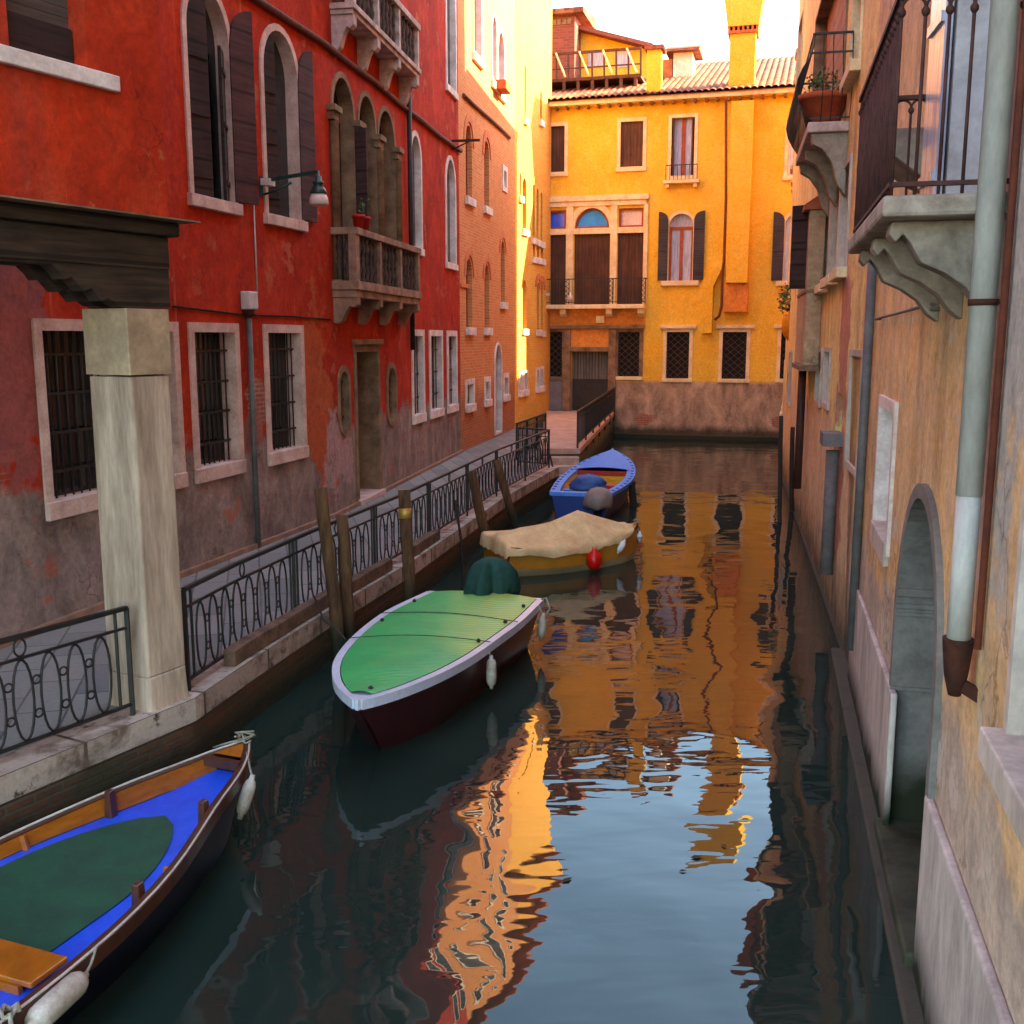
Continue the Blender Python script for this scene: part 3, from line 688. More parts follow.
# stone balconies of the red house (parts of it)
def stone_balcony(W, u0, u1, o, zs0, zs1, zr, pale, nb, corb=4, corner_cor=True, end_near=True, hc=0.42):
    m = MB(); m.wbox(W, u0, u1, zs0, zs0 + (zs1 - zs0) * 0.45, 0.0, o - 0.04); m.wbox(W, u0 - 0.03, u1 + 0.03, zs0 + (zs1 - zs0) * 0.45 + 0.002, zs1, 0.0, o)
    top = red.part('balcony', m, pale, bevel=0.01)
    for i in range(corb):
        u = u0 + 0.12 + (u1 - u0 - 0.24) * i / (corb - 1)
        prof = [(0, zs0 - 0.002), (o * 0.92, zs0 - 0.002), (o * 0.92, zs0 - hc * 0.3), (o * 0.78, zs0 - hc * 0.42), (o * 0.62, zs0 - hc * 0.36), (o * 0.5, zs0 - hc * 0.55), (o * 0.34, zs0 - hc * 0.95), (o * 0.16, zs0 - hc * 1.1), (0, zs0 - hc * 1.05)]
        m = MB(); m.wprism(W, prof, u - 0.09, u + 0.09); red.part('corbel', m, pale, top, bevel=0.008)
    m = MB(); m.wbox(W, u0 - 0.02, u1 + 0.02, zr - 0.12, zr, o - 0.2, o); m.wbox(W, u0 - 0.02, u0 + 0.18, zr - 0.121, zr - 0.001, 0, o - 0.2); m.wbox(W, u1 - 0.18, u1 + 0.02, zr - 0.121, zr - 0.001, 0, o - 0.2)
    red.part('balcony_rail', m, pale, top, bevel=0.01)
    npil = 4; ps = [u0 + 0.08 + (u1 - u0 - 0.16) * i / (npil - 1) for i in range(npil)]
    for i, u in enumerate(ps):
        wd = 0.1 if i in (0,) else 0.06
        m = MB(); m.wbox(W, u - wd, u + wd, zs1, zr - 0.122, o - 0.17, o - 0.03); red.part('balcony_pillar', m, pale, top)
    H_ = zr - 0.122 - zs1
    prof = [(0.035, 0), (0.05, 0.04), (0.03, 0.1), (0.055, 0.26), (0.03, 0.44), (0.045, 0.5), (0.03, 0.56), (0.055, 0.74), (0.03, 0.9), (0.05, 0.96), (0.035, 1.0)]
    for i in range(npil - 1):
        for k in range(nb):
            u = ps[i] + (ps[i + 1] - ps[i]) * (k + 1) / (nb + 1); q = W.P(u, 0, o - 0.1)
            m = MB(); m.lathe((q.x, q.y, zs1), [(r * 1.1, h * H_) for r, h in prof], 8); red.part('baluster', m, M['baluster_dark'], top)
    for u in (u0 + 0.08, u1 - 0.08):
        for k in range(2):
            q = W.P(u, 0, (o - 0.1) * (0.3 + 0.4 * k)); m = MB(); m.lathe((q.x, q.y, zs1), [(r * 1.1, h * H_) for r, h in prof], 8); red.part('baluster', m, M['baluster_dark'], top)
    return top
ub0 = WB.U(331, 250); ob = WB.out_at(357.5, 227, ub0)
ub1 = WB.U(421.5, 270, ob)
stone_balcony(WB, ub0, ub1, ob, WB.Z(358, 297, ob), WB.Z(358, 280.5, ob), WB.Z(357.5, 227, ob), plain('ochre_balcony_stone', srgb(170, 132, 108), srgb(104, 78, 64), 0.85, 3, 0.2, 0.4), 5)
BAL = (ub0, ub1, ob, WB.Z(357.5, 227, ob))
uc0 = WB.U(329.8, 8); oc = WB.out_at(354.7, 5, uc0); uc1 = WB.U(421, 66, oc)
print('balcony outs', round(ob, 2), round(oc, 2), 'u', ub0, ub1, uc0, uc1)
stone_balcony(WB, uc0, uc1, oc, WB.Z(354.7, 13, oc), WB.Z(354.7, 2, oc), WB.Z(419.5, 24, oc), M['balcony_pale'], 5, hc=0.55)
# lamp bracket stub at the end of the red house, cable run, drain pipe
m = MB(); a = WB.P(WB.U(452, 141), WB.Z(452, 141), 0); b_ = a + Vector((WB.n.x, WB.n.y, 0)) * 0.75; m.bar(a, b_, 0.06); m.tube([a + Vector((0, 0, -.22)), a.lerp(b_, .7)], 0.02, 6)
red.part('iron_bracket', m, M['rust_iron'])

def wall_thing(name, label, cat, mb, mat, base, group=None):
    return tag(obj(name, mb, mat, base=base), label, cat, group)
up = WB.U(406, 160); zt_, zb_ = WB.Z(406, 84), WB.Z(406, 350)
m = MB(); m.tube([WB.P(up, zt_, 0.09), WB.P(up, zb_, 0.09)], 0.055, 10)
wall_thing('drainpipe', 'dark narrow drainpipe running down the red wall at the end of the stone balconies', 'drainpipe', m, plain('sooty_pipe', srgb(52, 40, 40), srgb(30, 24, 24), 0.6, 5), WB.P(up, zb_, 0.09))
# grey conduit with a white junction box
uq, _ = WA.uz(250, 552); uq = WA.U(250, 430)
zbx0, zbx1 = WA.Z(250, 310), WA.Z(250, 292)
base = WA.P(uq, QZ, 0.06); root = tag(empty('conduit', base), 'grey conduit pipe with white junction box on the red wall between barred windows', 'pipe')
m = MB(); m.tube([WA.P(uq, QZ, 0.06), WA.P(uq, zbx0 - 0.1, 0.06)], 0.042, 10); obj('pipe', m, M['dull_metal'], root)
m = MB(); m.lathe(WA.P(uq, zbx0 - 0.12, 0.06), [(0.045, 0), (0.09, 0.06), (0.09, 0.12)], 10); obj('collar', m, M['rust'], root)
m = MB(); m.wbox(WA, uq - 0.13, uq + 0.13, zbx0, zbx1, 0.0, 0.16); obj('junction_box', m, M['white_box'], root, bevel=0.02)
m = MB(); u_ = WA.U(254, 240); m.tube([WA.P(u_, zbx1, 0.02), WA.P(u_, WA.Z(254, 203), 0.02)], 0.012, 6); wall_thing('cable', 'thin pale cable hanging down the red wall above the junction box', 'cable', m, M['white_box'], WA.P(u_, zbx1, 0.02))
m = MB(); zc = WA.Z(254, 314); m.tube([WA.P(WA.U(172, 310), zc + .05, 0.02), WA.P(uq - .1, zc - .02, 0.02), WA.P(uq + 1.5, zc - .01, 0.02), WA.P(WA.L, zc - .04, 0.02)], 0.014, 6)
wall_thing('cable', 'thin dark cable stretched level across the red wall above the barred windows', 'cable', m, M['dark'], WA.P(uq, zc, 0.02))
# street lamp on its arm
ul, zl = WA.uz(260, 180)
tipo = WA.out_at(318, 176, ul); print('lamp arm', tipo)
root = tag(empty('wall_lamp', WA.P(ul, zl, 0)), 'green street lamp with a frosted bell hanging from an arm on the red wall', 'street lamp')
zt = WA.Z(318, 172, tipo)
m = MB(); m.bar(WA.P(ul, zl - 0.02, 0.0), WA.P(ul, zt, tipo), 0.05, 0.05); m.bar(WA.P(ul, zl - 0.25, 0.02), WA.P(ul, zl + 0.05, 0.02), 0.06, 0.05)
m.tube([WA.P(ul, zl - 0.22, 0.03), WA.P(ul, zl - 0.16, tipo * .3), WA.P(ul, zl - 0.05, tipo * .55)], 0.018, 6); obj('arm', m, M['green_metal'], root)
m = MB(); m.wbox(WA, ul - 0.1, ul + 0.1, zl - 0.09, zl + 0.01, 0.06, 0.2); obj('name_plate', m, M['white_box'], root)
zz = WA.Z(318, 205, tipo); hl = zt - zz; q = WA.P(ul, zz, tipo)
m = MB(); m.lathe(q, [(0.12, hl * .33), (0.135, hl * .36), (0.1, hl * .5), (0.06, hl * .6), (0.085, hl * .64), (0.085, hl * .7), (0.05, hl * .74), (0.05, hl * .86), (0.02, hl * .9), (0.02, hl * 1.05)], 14); obj('lamp_hood', m, M['green_metal'], root)
m = MB(); m.lathe(q, [(0.13, 0.0), (0.15, 0.02), (0.14, hl * .2), (0.115, hl * .329)], 14); obj('lamp_shade', m, M['lamp_white'], root)
# flower pots on the lower balcony rail
for k, (px, tall) in enumerate(((358.5, 0), (364, 1))):
    zr = BAL[3]; q = WB.P(WB.U(px, 222, BAL[2] - .1), zr, BAL[2] - .1)
    root = tag(empty('flower_pot', q), ('small red flower pot, empty, on the lower stone balcony rail', 'red flower pot with a green sprig on the lower stone balcony rail')[k], 'flower pot', 'flower pots on the lower balcony')
    m = MB(); m.lathe(q, [(0.075, 0), (0.11, 0.2), (0.12, 0.2), (0.12, 0.25), (0.1, 0.25), (0.09, 0.2)], 12); obj('pot', m, plain('red_pot', srgb(190, 36, 26), srgb(160, 30, 22), 0.6, 8), root)
    if tall:
        m = MB(); r2 = random.Random(3)
        for j in range(26):
            a = r2.uniform(0, 6.28); h = r2.uniform(.05, .32); c = q + Vector((math.cos(a) * .09, math.sin(a) * .09, .25 + h)); d = Vector((r2.uniform(-1, 1), r2.uniform(-1, 1), r2.uniform(-.3, 1))).normalized() * .06
            s_ = d.cross(Vector((0, 0, 1))).normalized() * .02; m.face([c, c + d * .5 + s_, c + d, c + d * .5 - s_])
        for j in range(4): m.tube([q + Vector((0, 0, .2)), q + Vector((r2.uniform(-.07, .07), r2.uniform(-.07, .07), .5))], .006, 4)
        obj('foliage', m, M['leaf'], root)

# ------------------------------------------------------------------ portico house on its stone column
zsof = WP.Z(150, 309); colf = WP.U(172, 307); cu1 = WP.U(188, 697); cu0 = 0.0
por = Bld('portico_house', 'red house corner carried over the walkway on a dark carved timber beam', 'house', WP, WP.P(-1.5, zsof, 0))
ztop_beam = WP.Z(165, 222, 0.05); zlow = WP.Z(20, 262, 0.0)
ue = WP.U(168, 260)
def timber_plate(o0, o1, shift=0.0):
    prof = [(ue, zsof + 0.01)]
    for (px, py) in ((127, 308), (118, 305), (113, 301), (108, 298), (102, 301), (96, 293), (92, 288), (84, 291), (78, 284), (72, 277), (65, 279), (60, 272), (52, 264)):
        u, z = WP.uz(px, py); prof.append((u, z))
    prof += [(-3.4, WP.Z(20, 262)), (-3.4, WP.Z(20, 262) + 0.02), (ue, WP.Z(20, 262) + 0.02)]
    m = MB(); m.wplate(WP, prof, o0, o1); return m
pb = por.part('timber_beam', (lambda m: (m.wbox(WP, -9, ue, WP.Z(20, 262) + 0.021, ztop_beam - 0.12, -0.42, 0.02), m)[1])(MB()), M['timber'], bevel=0.01)
por.part('carved_bracket', timber_plate(-0.14, 0.0), M['timber'], pb)
por.part('carved_bracket', timber_plate(-0.42, -0.28), M['timber'], pb)
m = MB(); m.wbox(WP, -9, ue + 0.06, ztop_beam - 0.118, ztop_beam - 0.002, -0.42, 0.10); por.part('cornice_board', m, M['timber'], pb, bevel=0.02)
m = MB(); ul0, ul1 = -9, WP.U(195, 218, 0.2)
m.wprism(WP, [(-0.3, ztop_beam + 0.06), (0.26, ztop_beam + 0.012), (0.26, ztop_beam), (0.2, ztop_beam), (-0.3, ztop_beam)], ul0, ul1); por.part('ledge', m, M['frame_brown'])
x0, x1 = WP.U(8, 30), WP.U(86, 40); zsl = WP.Z(8, 48)
wz1 = zsl + 2.0
p = por.opening(rect(x0, x1, zsl, wz1), WP, dep=0.18, pane='roller'); 
m = MB(); m.wbox(WP, WP.U(2, 55) - .3, WP.U(115, 80), zsl - 0.12, zsl, 0.0, 0.06); por.part('sill', m, M['frame_white'], p, bevel=0.01)
m = MB(); m.wbox(WP, x0 + .02, x1 - .02, zsl + .02, zsl + .3, -.17, -.13); por.part('window_board', m, M['shut_dark'], p)
for q in (-7.5, -4.6, x0 - 0.2):
    if q < -4: por.opening(rect(q, q + 1.0, zsl, wz1), WP, dep=0.18, frame='frame_pink', fw=0.1)
for q in (-7.5, -4.6, -2.2): por.opening(rect(q, q + 0.95, zsl + 4.2, zsl + 6.2), WP, dep=0.18, frame='frame_pink', fw=0.1)
por_mat = plaster('portico_red_plaster', srgb(188, 52, 26), srgb(160, 42, 24), srgb(194, 72, 42), streak=0.55, streak_col=srgb(122, 62, 52), chips=srgb(184, 96, 62),
                  patches=[])
uce = WP.U(164, 150)
por.wallmesh(por_mat, -9, uce, ztop_beam + 0.03, TOPL, 1.9, WP)
# dark timber soffit over the passage
m = MB(); m.wbox(WP, -9, ue - 0.02, WP.Z(20, 262) + 0.2, ztop_beam - 0.1, -2.3, -0.43); por.part('soffit', m, M['timber'])
m = MB(); m.wbox(WP, -9, uce, TOPL + 0.002, TOPL + 0.12, -2.2, 0.4); por.part('roof', m, roofm)
# column
cmat = plain('column_stone', srgb(206, 180, 156), srgb(130, 106, 86), 0.88, 3.2, 0.2, 0.5, stretch=(1, 1, 0.14), fine=.26)
dcol = 0.50
def colring(mb, z0, z1, e0, e1, ch=0.03):
    rows = []
    for z, e in ((z0, e0), (z1, e1)):
        u0, u1, o0, o1 = cu0 - e, cu1 + e, -dcol - e, 0.0 + e
        rows.append([WP.P(u, z, o) for u, o in ((u0 + ch, o1), (u1 - ch, o1), (u1, o1 - ch), (u1, o0 + ch), (u1 - ch, o0), (u0 + ch, o0), (u0, o0 + ch), (u0, o1 - ch))])
    mb.grid(rows, closed=True, smooth=False, caps=True)
zj = WP.Z(150, 375)
m = MB(); colring(m, QZ + 0.3, zj - 0.01, 0.004, 0.0, 0.022); colring(m, QZ - .02, QZ + 0.298, 0.02, 0.008, 0.03); sh = por.part('column', m, cmat, bevel=.012)
m = MB(); colring(m, zj + 0.005, zsof, 0.012, 0.012, 0.01); por.part('capital', m, plain('capital_stone', srgb(190, 162, 130), srgb(142, 118, 92), 0.88, 2.2), sh)
print('portico', dict(zsof=zsof, ztop=ztop_beam, cu1=cu1, ue=ue, uce=uce, zj=zj))
# ------------------------------------------------------------------ brick house and the last house of the left bank
bk = Bld('brick_house', 'brick house with narrow arched windows on small white sills, next to the red house', 'house', WK)
def slit(B, W, xl, xr, yt, yb, k=1.3, frame=None, dep=0.15, pane='dark', sill=True, square=False, fw=0.08, arcm=None, nm='window'):
    x0, x1, q0, q1 = W.box(xl, xr, yt, yb)
    lp = rect(x0, x1, q0, q1) if square else arch(x0, x1, q0, q1, k, 10)
    p = B.opening(lp, W, dep=dep, pane=pane, frame=frame, fw=fw, fo=0.04, sill=(0.22, 0.12, 0.1, 'frame_white') if sill else None, name=nm)
    if arcm:
        m = MB(); n = 10; r = (x1 - x0) / 2; c = (x0 + x1) / 2; sp = q1 - r * k
        inn = [(c + (r + .10) * math.cos(math.pi * i / n), sp + (r * k + .10) * math.sin(math.pi * i / n)) for i in range(n + 1)]
        out = [(c + (r + .26) * math.cos(math.pi * i / n), sp + (r * k + .32) * math.sin(math.pi * i / n)) for i in range(n + 1)]
        m.wplate(W, inn + out[::-1], 0.0, 0.035); B.part('brick_arch', m, M[arcm], p)
    return p, (x0, x1, q0, q1)
M['arch_brick'] = plain('arch_brick', srgb(214, 128, 84), srgb(180, 100, 66), 0.9, 5)
M['shut_red'] = planks('red_shutter', srgb(120, 50, 40), srgb(90, 36, 30), 0.4, vertical=False)
for bx in ((465.6, 472, 123, 196), (484.2, 489.2, 139, 206), (466.2, 472.2, 258, 327.5), (484.6, 489.2, 264, 328), (500.8, 504.8, 240, 302)):
    slit(bk, WK, *bx, arcm='arch_brick', pane='shut_red')
slit(bk, WK, 503, 505.6, 170, 186, square=True, frame='frame_white', fw=0.16, sill=False)
for bx in ((466.3, 472.6, 385, 405), (485, 488.7, 382, 400), (503.8, 507.2, 378, 395)):
    p, _ = slit(bk, WK, *bx, square=True, frame='frame_white', fw=0.16, sill=True, dep=0.12)
p, (x0, x1, q0, q1) = slit(bk, WK, 494.6, 500.8, 345, 433, k=1.3, frame='frame_white', sill=False, dep=0.18, pane='dark', nm='door')
for (xl, xr, yt, yb) in ((472.5, 480.5, -40, 52), (491.5, 495.8, 14, 80), (497.5, 503.5, 28, 90)):
    slit(bk, WK, xl, xr, yt, yb, frame='frame_white', pane='shut_red')
for q in (1.0, 3.2, 5.6): bk.opening(arch(q, q + 0.8, 15.6, 17.2), WK, dep=0.25, frame='frame_white', fw=0.1)
m = MB(); m.tube([WK.P(WK.U(x, y, .04), WK.Z(x, y, .04), 0.04) for x, y in ((463.5, 95), (475, 106), (490, 119), (503, 131), (510, 138))], 0.05, 6); bk.part('string_course', m, M['cable'])
m = MB(); m.wbox(WK, 0.05, 1.1, WK.Z(466, 288), WK.Z(466, 284), 0, 0.04); m.wbox(WK, WK.U(473, 287), WK.U(484, 290), WK.Z(466, 288), WK.Z(466, 284), 0, 0.04) if False else None; bk.part('string_course', m, M['arch_brick'])
brick_m = brickwall('orange_brick', srgb(220, 138, 86), srgb(196, 112, 70), srgb(208, 158, 112), low=(1.6, srgb(120, 52, 44)))
bk.wallmesh(brick_m, 0, WK.L, -0.5, TOPL, 8, WK); roofcap(bk, WK, 0, WK.L, TOPL, 8, roofm)
m = MB(); u = WK.U(496, 86); z = WK.Z(496, 92); m.wbox(WK, u - .4, u + .4, z, z + .28, .05, .4)
root = tag(obj('flower_box', m, M['terracotta'], base=WK.P(u, z, .2), bevel=0.02), 'terracotta flower box under the sunlit window of the brick house', 'flower box')
# lit corner house
lc = Bld('corner_house', 'sunlit brick corner house at the end of the left bank with paired arched windows', 'house', WC)
for bx in ((519.5, 521.2, 172, 196), (522.5, 526.5, 177, 229), (522.6, 526.6, 280, 329)): slit(lc, WC, *bx, pane='shut_red')
for bx in ((532.6, 534.8, 184, 238), (536.6, 538.6, 188, 240), (540.6, 542.4, 192, 242)): slit(lc, WC, *bx, pane='shut_red')
for bx in ((533, 535, 242, 257), (537, 539, 243, 258), (541, 543, 244, 259)): slit(lc, WC, *bx, square=True, pane='shut_red', sill=True)
for bx in ((537, 539.3, 282, 330), (540.9, 543.2, 284, 331)): slit(lc, WC, *bx, pane='shut_red', arcm='arch_brick')
for bx in ((519.2, 521.4, 374, 391), (524, 526.4, 373, 390), (536.2, 538.2, 370, 387), (540.2, 542.4, 369, 386)): slit(lc, WC, *bx, square=True, frame='frame_white', fw=0.1, sill=True)
for bx in ((524.5, 526, 65, 118), (540, 542, 90, 120)): slit(lc, WC, *bx)
lc_m = brickwall('pale_brick', srgb(236, 168, 78), srgb(224, 146, 62), srgb(228, 178, 100))
lc.wallmesh(lc_m, 0, WC.L + .02, -0.5, TOPL, 8, WC); roofcap(lc, WC, 0, WC.L - .1, TOPL, 8, roofm)

# ------------------------------------------------------------------ YELLOW HOUSE
ye = Bld('yellow_house', 'yellow ochre house closing the canal, with grey stained base and tall chimney', 'house', WY, WY.P(4.5, 0, 0))
Y1 = srgb(238, 190, 76); Y2 = srgb(234, 176, 62); Y3 = srgb(240, 198, 94)
zbase = WY.Z(700, 381.5)
yel_mat = plaster('yellow_plaster', Y1, Y2, Y3, mott=.3, low=(zbase - 0.02, 0.05, srgb(204, 172, 144), srgb(120, 98, 84)), chips=srgb(214, 184, 150) if False else None, streak=0.12, damp=0.3, damp_w=0.25,
                  patches=[_patch(WY, 646, 419, 0.42, 'brick', 1.6), _patch(WY, 778, 423, 0.3, 'brick')])
yplain = plaster('yellow_chimney_plaster', Y1, Y2, Y3, streak=0.1, mott=.3)
yorange = plaster('orange_plaster', srgb(228, 148, 76), srgb(212, 130, 64), srgb(230, 160, 92), streak=0.1)
eave = WY.Z(728, 98)
def yrect(xl, xr, yt, yb): x0, x1, q0, q1 = WY.box(xl, xr, yt, yb); return rect(x0, x1, q0, q1)
# top floor
for bx in ((540, 564.6, 127, 173), (620.5, 643, 122, 167.5)):
    ye.opening(yrect(*bx), dep=0.08, pane='door_wood', frame='frame_cream', fw=0.13, sill=(0.16, 0.16, 0.08, 'frame_cream'))
lp = yrect(671.3, 694.3, 118, 176); p = ye.opening(lp, dep=0.25, pane='curtain', frame='frame_cream', fw=0.12)
x0, x1, q0, q1 = lp[0][0], lp[1][0], lp[0][1], lp[2][1]
m = MB(); c = (x0 + x1) / 2; m.wbox(WY, c - .07, c + .07, q0, q1, -.24, -.19)
ye.part('sash', m, M['sash'], p); ye.leaf(p, x0 + .01, .2, 1, q0 + .02, q1 - .03, 60, WY, 'door_wood', o=-0.16); ye.leaf(p, x1 - .01, .2, -1, q0 + .02, q1 - .03, 60, WY, 'door_wood', o=-0.16)
m = MB(); m.wbox(WY, x0 - .24, x1 + .24, q0 - .3, q0 - .18, 0, .3); m.wbox(WY, x0 - .16, x0 - .02, q0 - .45, q0 - .301, 0, .22); m.wbox(WY, x1 + .02, x1 + .16, q0 - .45, q0 - .301, 0, .22); ye.part('sill', m, M['frame_cream'], p, bevel=.01)
m = MB()
for i in range(9): u = x0 - .15 + (x1 - x0 + .3) * i / 8; m.bar(WY.P(u, q0 - .18, .24), WY.P(u, q0 + .35, .24), .02)
m.bar(WY.P(x0 - .16, q0 + .35, .24), WY.P(x1 + .16, q0 + .35, .24), .03); ye.part('grille', m, M['iron'], p)
# the three-light window of the main floor
zt1, zt0 = WY.Z(600, 209), WY.Z(600, 230.5); zd0 = WY.Z(600, 304.5)
def ypane(xl, xr, z0, z1, mt, nm='window', dep=.16, loop=None):
    x0, x1 = WY.U(xl, 260), WY.U(xr, 260); return ye.opening(loop or rect(x0, x1, z0, z1), dep=dep, pane=mt, name=nm), x0, x1
zwh = WY.Z(600, 195.5)
for xl, xr, mt in ((541, 565.6, 'blue_glass'), (618.3, 642.5, 'milk_glass')):
    p, x0, x1 = ypane(xl, xr, zt0 + .1, zt1, mt)
    m = MB(); ring(m, WY, rect(x0 + .07, x1 - .07, zt0 + .17, zt1 - .07), rect(x0 - .001, x1 + .001, zt0 + .099, zt1 + .001), -.15, -.06); ye.part('sash', m, M['sash'], p)
x0, x1 = WY.U(575, 230), WY.U(609.3, 230); hh = (x1 - x0) / 2
lp = arch(x0, x1, zt0 + .1, WY.Z(592, 208), (WY.Z(592, 208) - zt0 - .1) / hh * .98); p = ye.opening(lp, dep=.16, pane='blue_glass2')
m = MB(); ring(m, WY, grow(lp, -.07), grow(lp, .002), -.15, -.06); ye.part('sash', m, M['sash'], p)
m = MB(); lo = [q for q in lp[2:]]; n = len(lo); ou = grow(lp, .22)[2:]
m.wplate(WY, lo + ou[::-1], -.02, .06); ye.part('frame', m, M['frame_cream'], p)
for xl, xr in ((541, 565.6), (574, 609.6), (617.3, 642.8)):
    x0, x1 = WY.U(xl, 270), WY.U(xr, 270); ye.opening(rect(x0, x1, zd0, zt0 - .12), dep=.1, pane='door_wood', name='balcony_door')
m = MB()
for xl, xr in ((566.2, 573.2), (610.2, 616.8), (643.2, 647.2)): m.wbox(WY, WY.U(xl, 270), WY.U(xr, 270), zd0, zt1 + .12 if xl < 600 or True else 0, 0.0, .08)
st = ye.part('stone_surround', m, M['frame_cream'], bevel=.01)
m = MB(); m.wbox(WY, WY.U(541, 232), WY.U(647, 232), zt0 - .118, zt0 + .098, 0.0, .06); ye.part('transom', m, M['frame_cream'], st)
m = MB(); m.wbox(WY, WY.U(541, 232), WY.U(649, 200), WY.Z(600, 201), zwh, 0.0, .16); m.wbox(WY, WY.U(541, 232), WY.U(647, 200), WY.Z(600, 206), WY.Z(600, 201) - .002, 0.0, .1); ye.part('cornice', m, M['frame_cream'], st, bevel=.01)
# its balcony
m = MB(); m.wbox(WY, WY.U(541, 305), WY.U(646, 305), WY.Z(600, 309), zd0 - .01, 0.0, .55); bal = ye.part('balcony', m, M['frame_cream'], bevel=.015)
for xc in (565, 610.5, 642):
    u = WY.U(xc, 312); zc = WY.Z(600, 309) - .002; m = MB(); m.wprism(WY, [(0, zc), (.45, zc), (.4, zc - .18), (.2, zc - .3), (0, zc - .34)], u - .12, u + .12); ye.part('corbel', m, M['frame_cream'], bal, bevel=.01)
m = MB(); ua, ub = WY.U(541, 300), WY.U(646.5, 300); zr = zd0 + .95
m.bar(WY.P(ua, zr, .5), WY.P(ub, zr, .5), .035); m.bar(WY.P(ua, zd0 + .08, .5), WY.P(ub, zd0 + .08, .5), .03); m.bar(WY.P(ub, zr, .5), WY.P(ub, zr, 0), .035)
for i in range(38): u = ua + (ub - ua) * i / 37; m.bar(WY.P(u, zd0, .5), WY.P(u, zr, .5), .014)
ye.part('balcony_railing', m, M['iron'], bal)
for xc in (569, 612.5, 644.3):   # lattice panels in front of the piers
    u = WY.U(xc, 293); m = MB()
    for i in range(5):
        z = zd0 + .05 + i * .18
        m.bar(WY.P(u - .1, z, .52), WY.P(u + .1, z + .18, .52), .02); m.bar(WY.P(u + .1, z, .54), WY.P(u - .1, z + .18, .54), .02)
    m.bar(WY.P(u - .11, zd0, .53), WY.P(u - .11, zr, .53), .03); m.bar(WY.P(u + .11, zd0, .53), WY.P(u + .11, zr, .53), .03)
    ye.part('lattice_panel', m, M['iron'], bal)
m = MB(); u = WY.U(550, 289); m.wbox(WY, u - .12, u + .12, zr - .62, zr - .52, .52, .54); ye.part('name_plate', m, M['white_box'], bal)
m = MB(); u = WY.U(573.5, 297); m.lathe(WY.P(u, zd0 + .12, .6), [(.03, 0), (.09, .06), (.1, .16), (.04, .24), (.04, .34)], 10); ye.part('balcony_lantern', m, M['lamp_white'], bal)
# arched window with grey shutters
x0, x1, q0, q1 = WY.box(668.8, 692.8, 214, 281); lp = arch(x0, x1, q0, q1, 1.0)
p = ye.opening(lp, dep=.22, pane='curtain', frame='frame_cream', fw=.11, fb=0, sill=(.18, .26, .12, 'frame_cream'))
m = MB(); c = (x0 + x1) / 2; m.wbox(WY, c - .06, c + .06, q0, q1 - .5, -.215, -.16); m.wbox(WY, x0, x1, q1 - .56, q1 - .46, -.214, -.155); m.wbox(WY, x0, x0 + .08, q0, q1 - .56, -.213, -.16); m.wbox(WY, x1 - .08, x1, q0, q1 - .56, -.213, -.16); ye.part('sash', m, M['sash'], p)
hw = (x1 - x0) / 2
ye.leaf(p, x0 - .03, .36, -1, q0 + .01, q1 + .08, 0, WY, 'shut_grey', o=.05, curved=.3); ye.leaf(p, x1 + .03, .4, 1, q0 + .01, q1 + .08, 0, WY, 'shut_grey', o=.05, curved=.3)
x0, x1, q0, q1 = WY.box(784.5, 806, 214, 281); lp = arch(x0, x1, q0, q1, 1.0)
p = ye.opening(lp, dep=.22, pane='curtain', frame='frame_cream', fw=.11, fb=0, sill=(.18, .26, .12, 'frame_cream'))
ye.leaf(p, x0 - .03, .4, -1, q0 + .01, q1 + .08, 0, WY, 'shut_grey', o=.05, curved=.3)
lp = yrect(788, 808, 126, 176); ye.opening(lp, dep=.22, pane='curtain', frame='frame_cream', fw=.12, sill=(.16, .16, .1, 'frame_cream'))
# ground floor windows with lattice bars and hoods
def lattice(p, lp, W=WY, o=-.06):
    x0, x1, q0, q1 = lp[0][0], lp[1][0], lp[0][1], lp[2][1]; m = MB(); h = .26; nz = int((q1 - q0) / h) + 1
    for i in range(nz):
        z = q0 + i * (q1 - q0) / nz; dz = (q1 - q0) / nz
        for k in range(3):
            a = x0 + (x1 - x0) * k / 3; b = x0 + (x1 - x0) * (k + 1) / 3
            m.bar(W.P(a, z, o), W.P(b, z + dz, o), .018); m.bar(W.P(b, z, o - .02), W.P(a, z + dz, o - .02), .018)
    m.bar(W.P(x0, q0 + .01, o), W.P(x0, q1, o), .02); m.bar(W.P(x1, q0 + .01, o), W.P(x1, q1, o), .02)
    ye.part('grille', m, plain('grey_grille', srgb(70, 62, 60), srgb(56, 48, 46), .6, 5) if 'gg' not in M else M['gg'], p)
M['gg'] = plain('grey_grille', srgb(92, 74, 62), srgb(70, 56, 50), .6, 5)
for bx, hood in (((666.3, 689, 332, 378.5), (660.6, 696.7)), ((722.2, 746.2, 332, 379), (716.5, 754.6)), ((780.5, 800, 332, 379), (774, 806))):
    lp = yrect(*bx); p = ye.opening(lp, dep=.25, pane='dark', frame='frame_cream', fw=.13, sill=(.13, .15, .07, 'frame_cream')); lattice(p, lp)
    m = MB(); m.wbox(WY, WY.U(hood[0], 326), WY.U(hood[1], 326), WY.Z(690, 328.5), WY.Z(690, 325), 0, .14); ye.part('hood', m, M['frame_cream'], p, bevel=.01)
lp = yrect(617.8, 639.3, 332, 376.5); p = ye.opening(lp, dep=.25, pane='dark', frame='frame_brown', fw=.15, sill=(.13, .15, .07, 'frame_cream')); lattice(p, lp)
lp = yrect(541, 562, 332, 376.5); p = ye.opening(lp, dep=.25, pane='dark', frame='frame_brown', fw=.12, sill=(.13, .1, .07, 'frame_brown')); lattice(p, lp)
x0, x1 = WY.U(570.7, 380), WY.U(608.3, 380); zdt = WY.Z(590, 351.5)
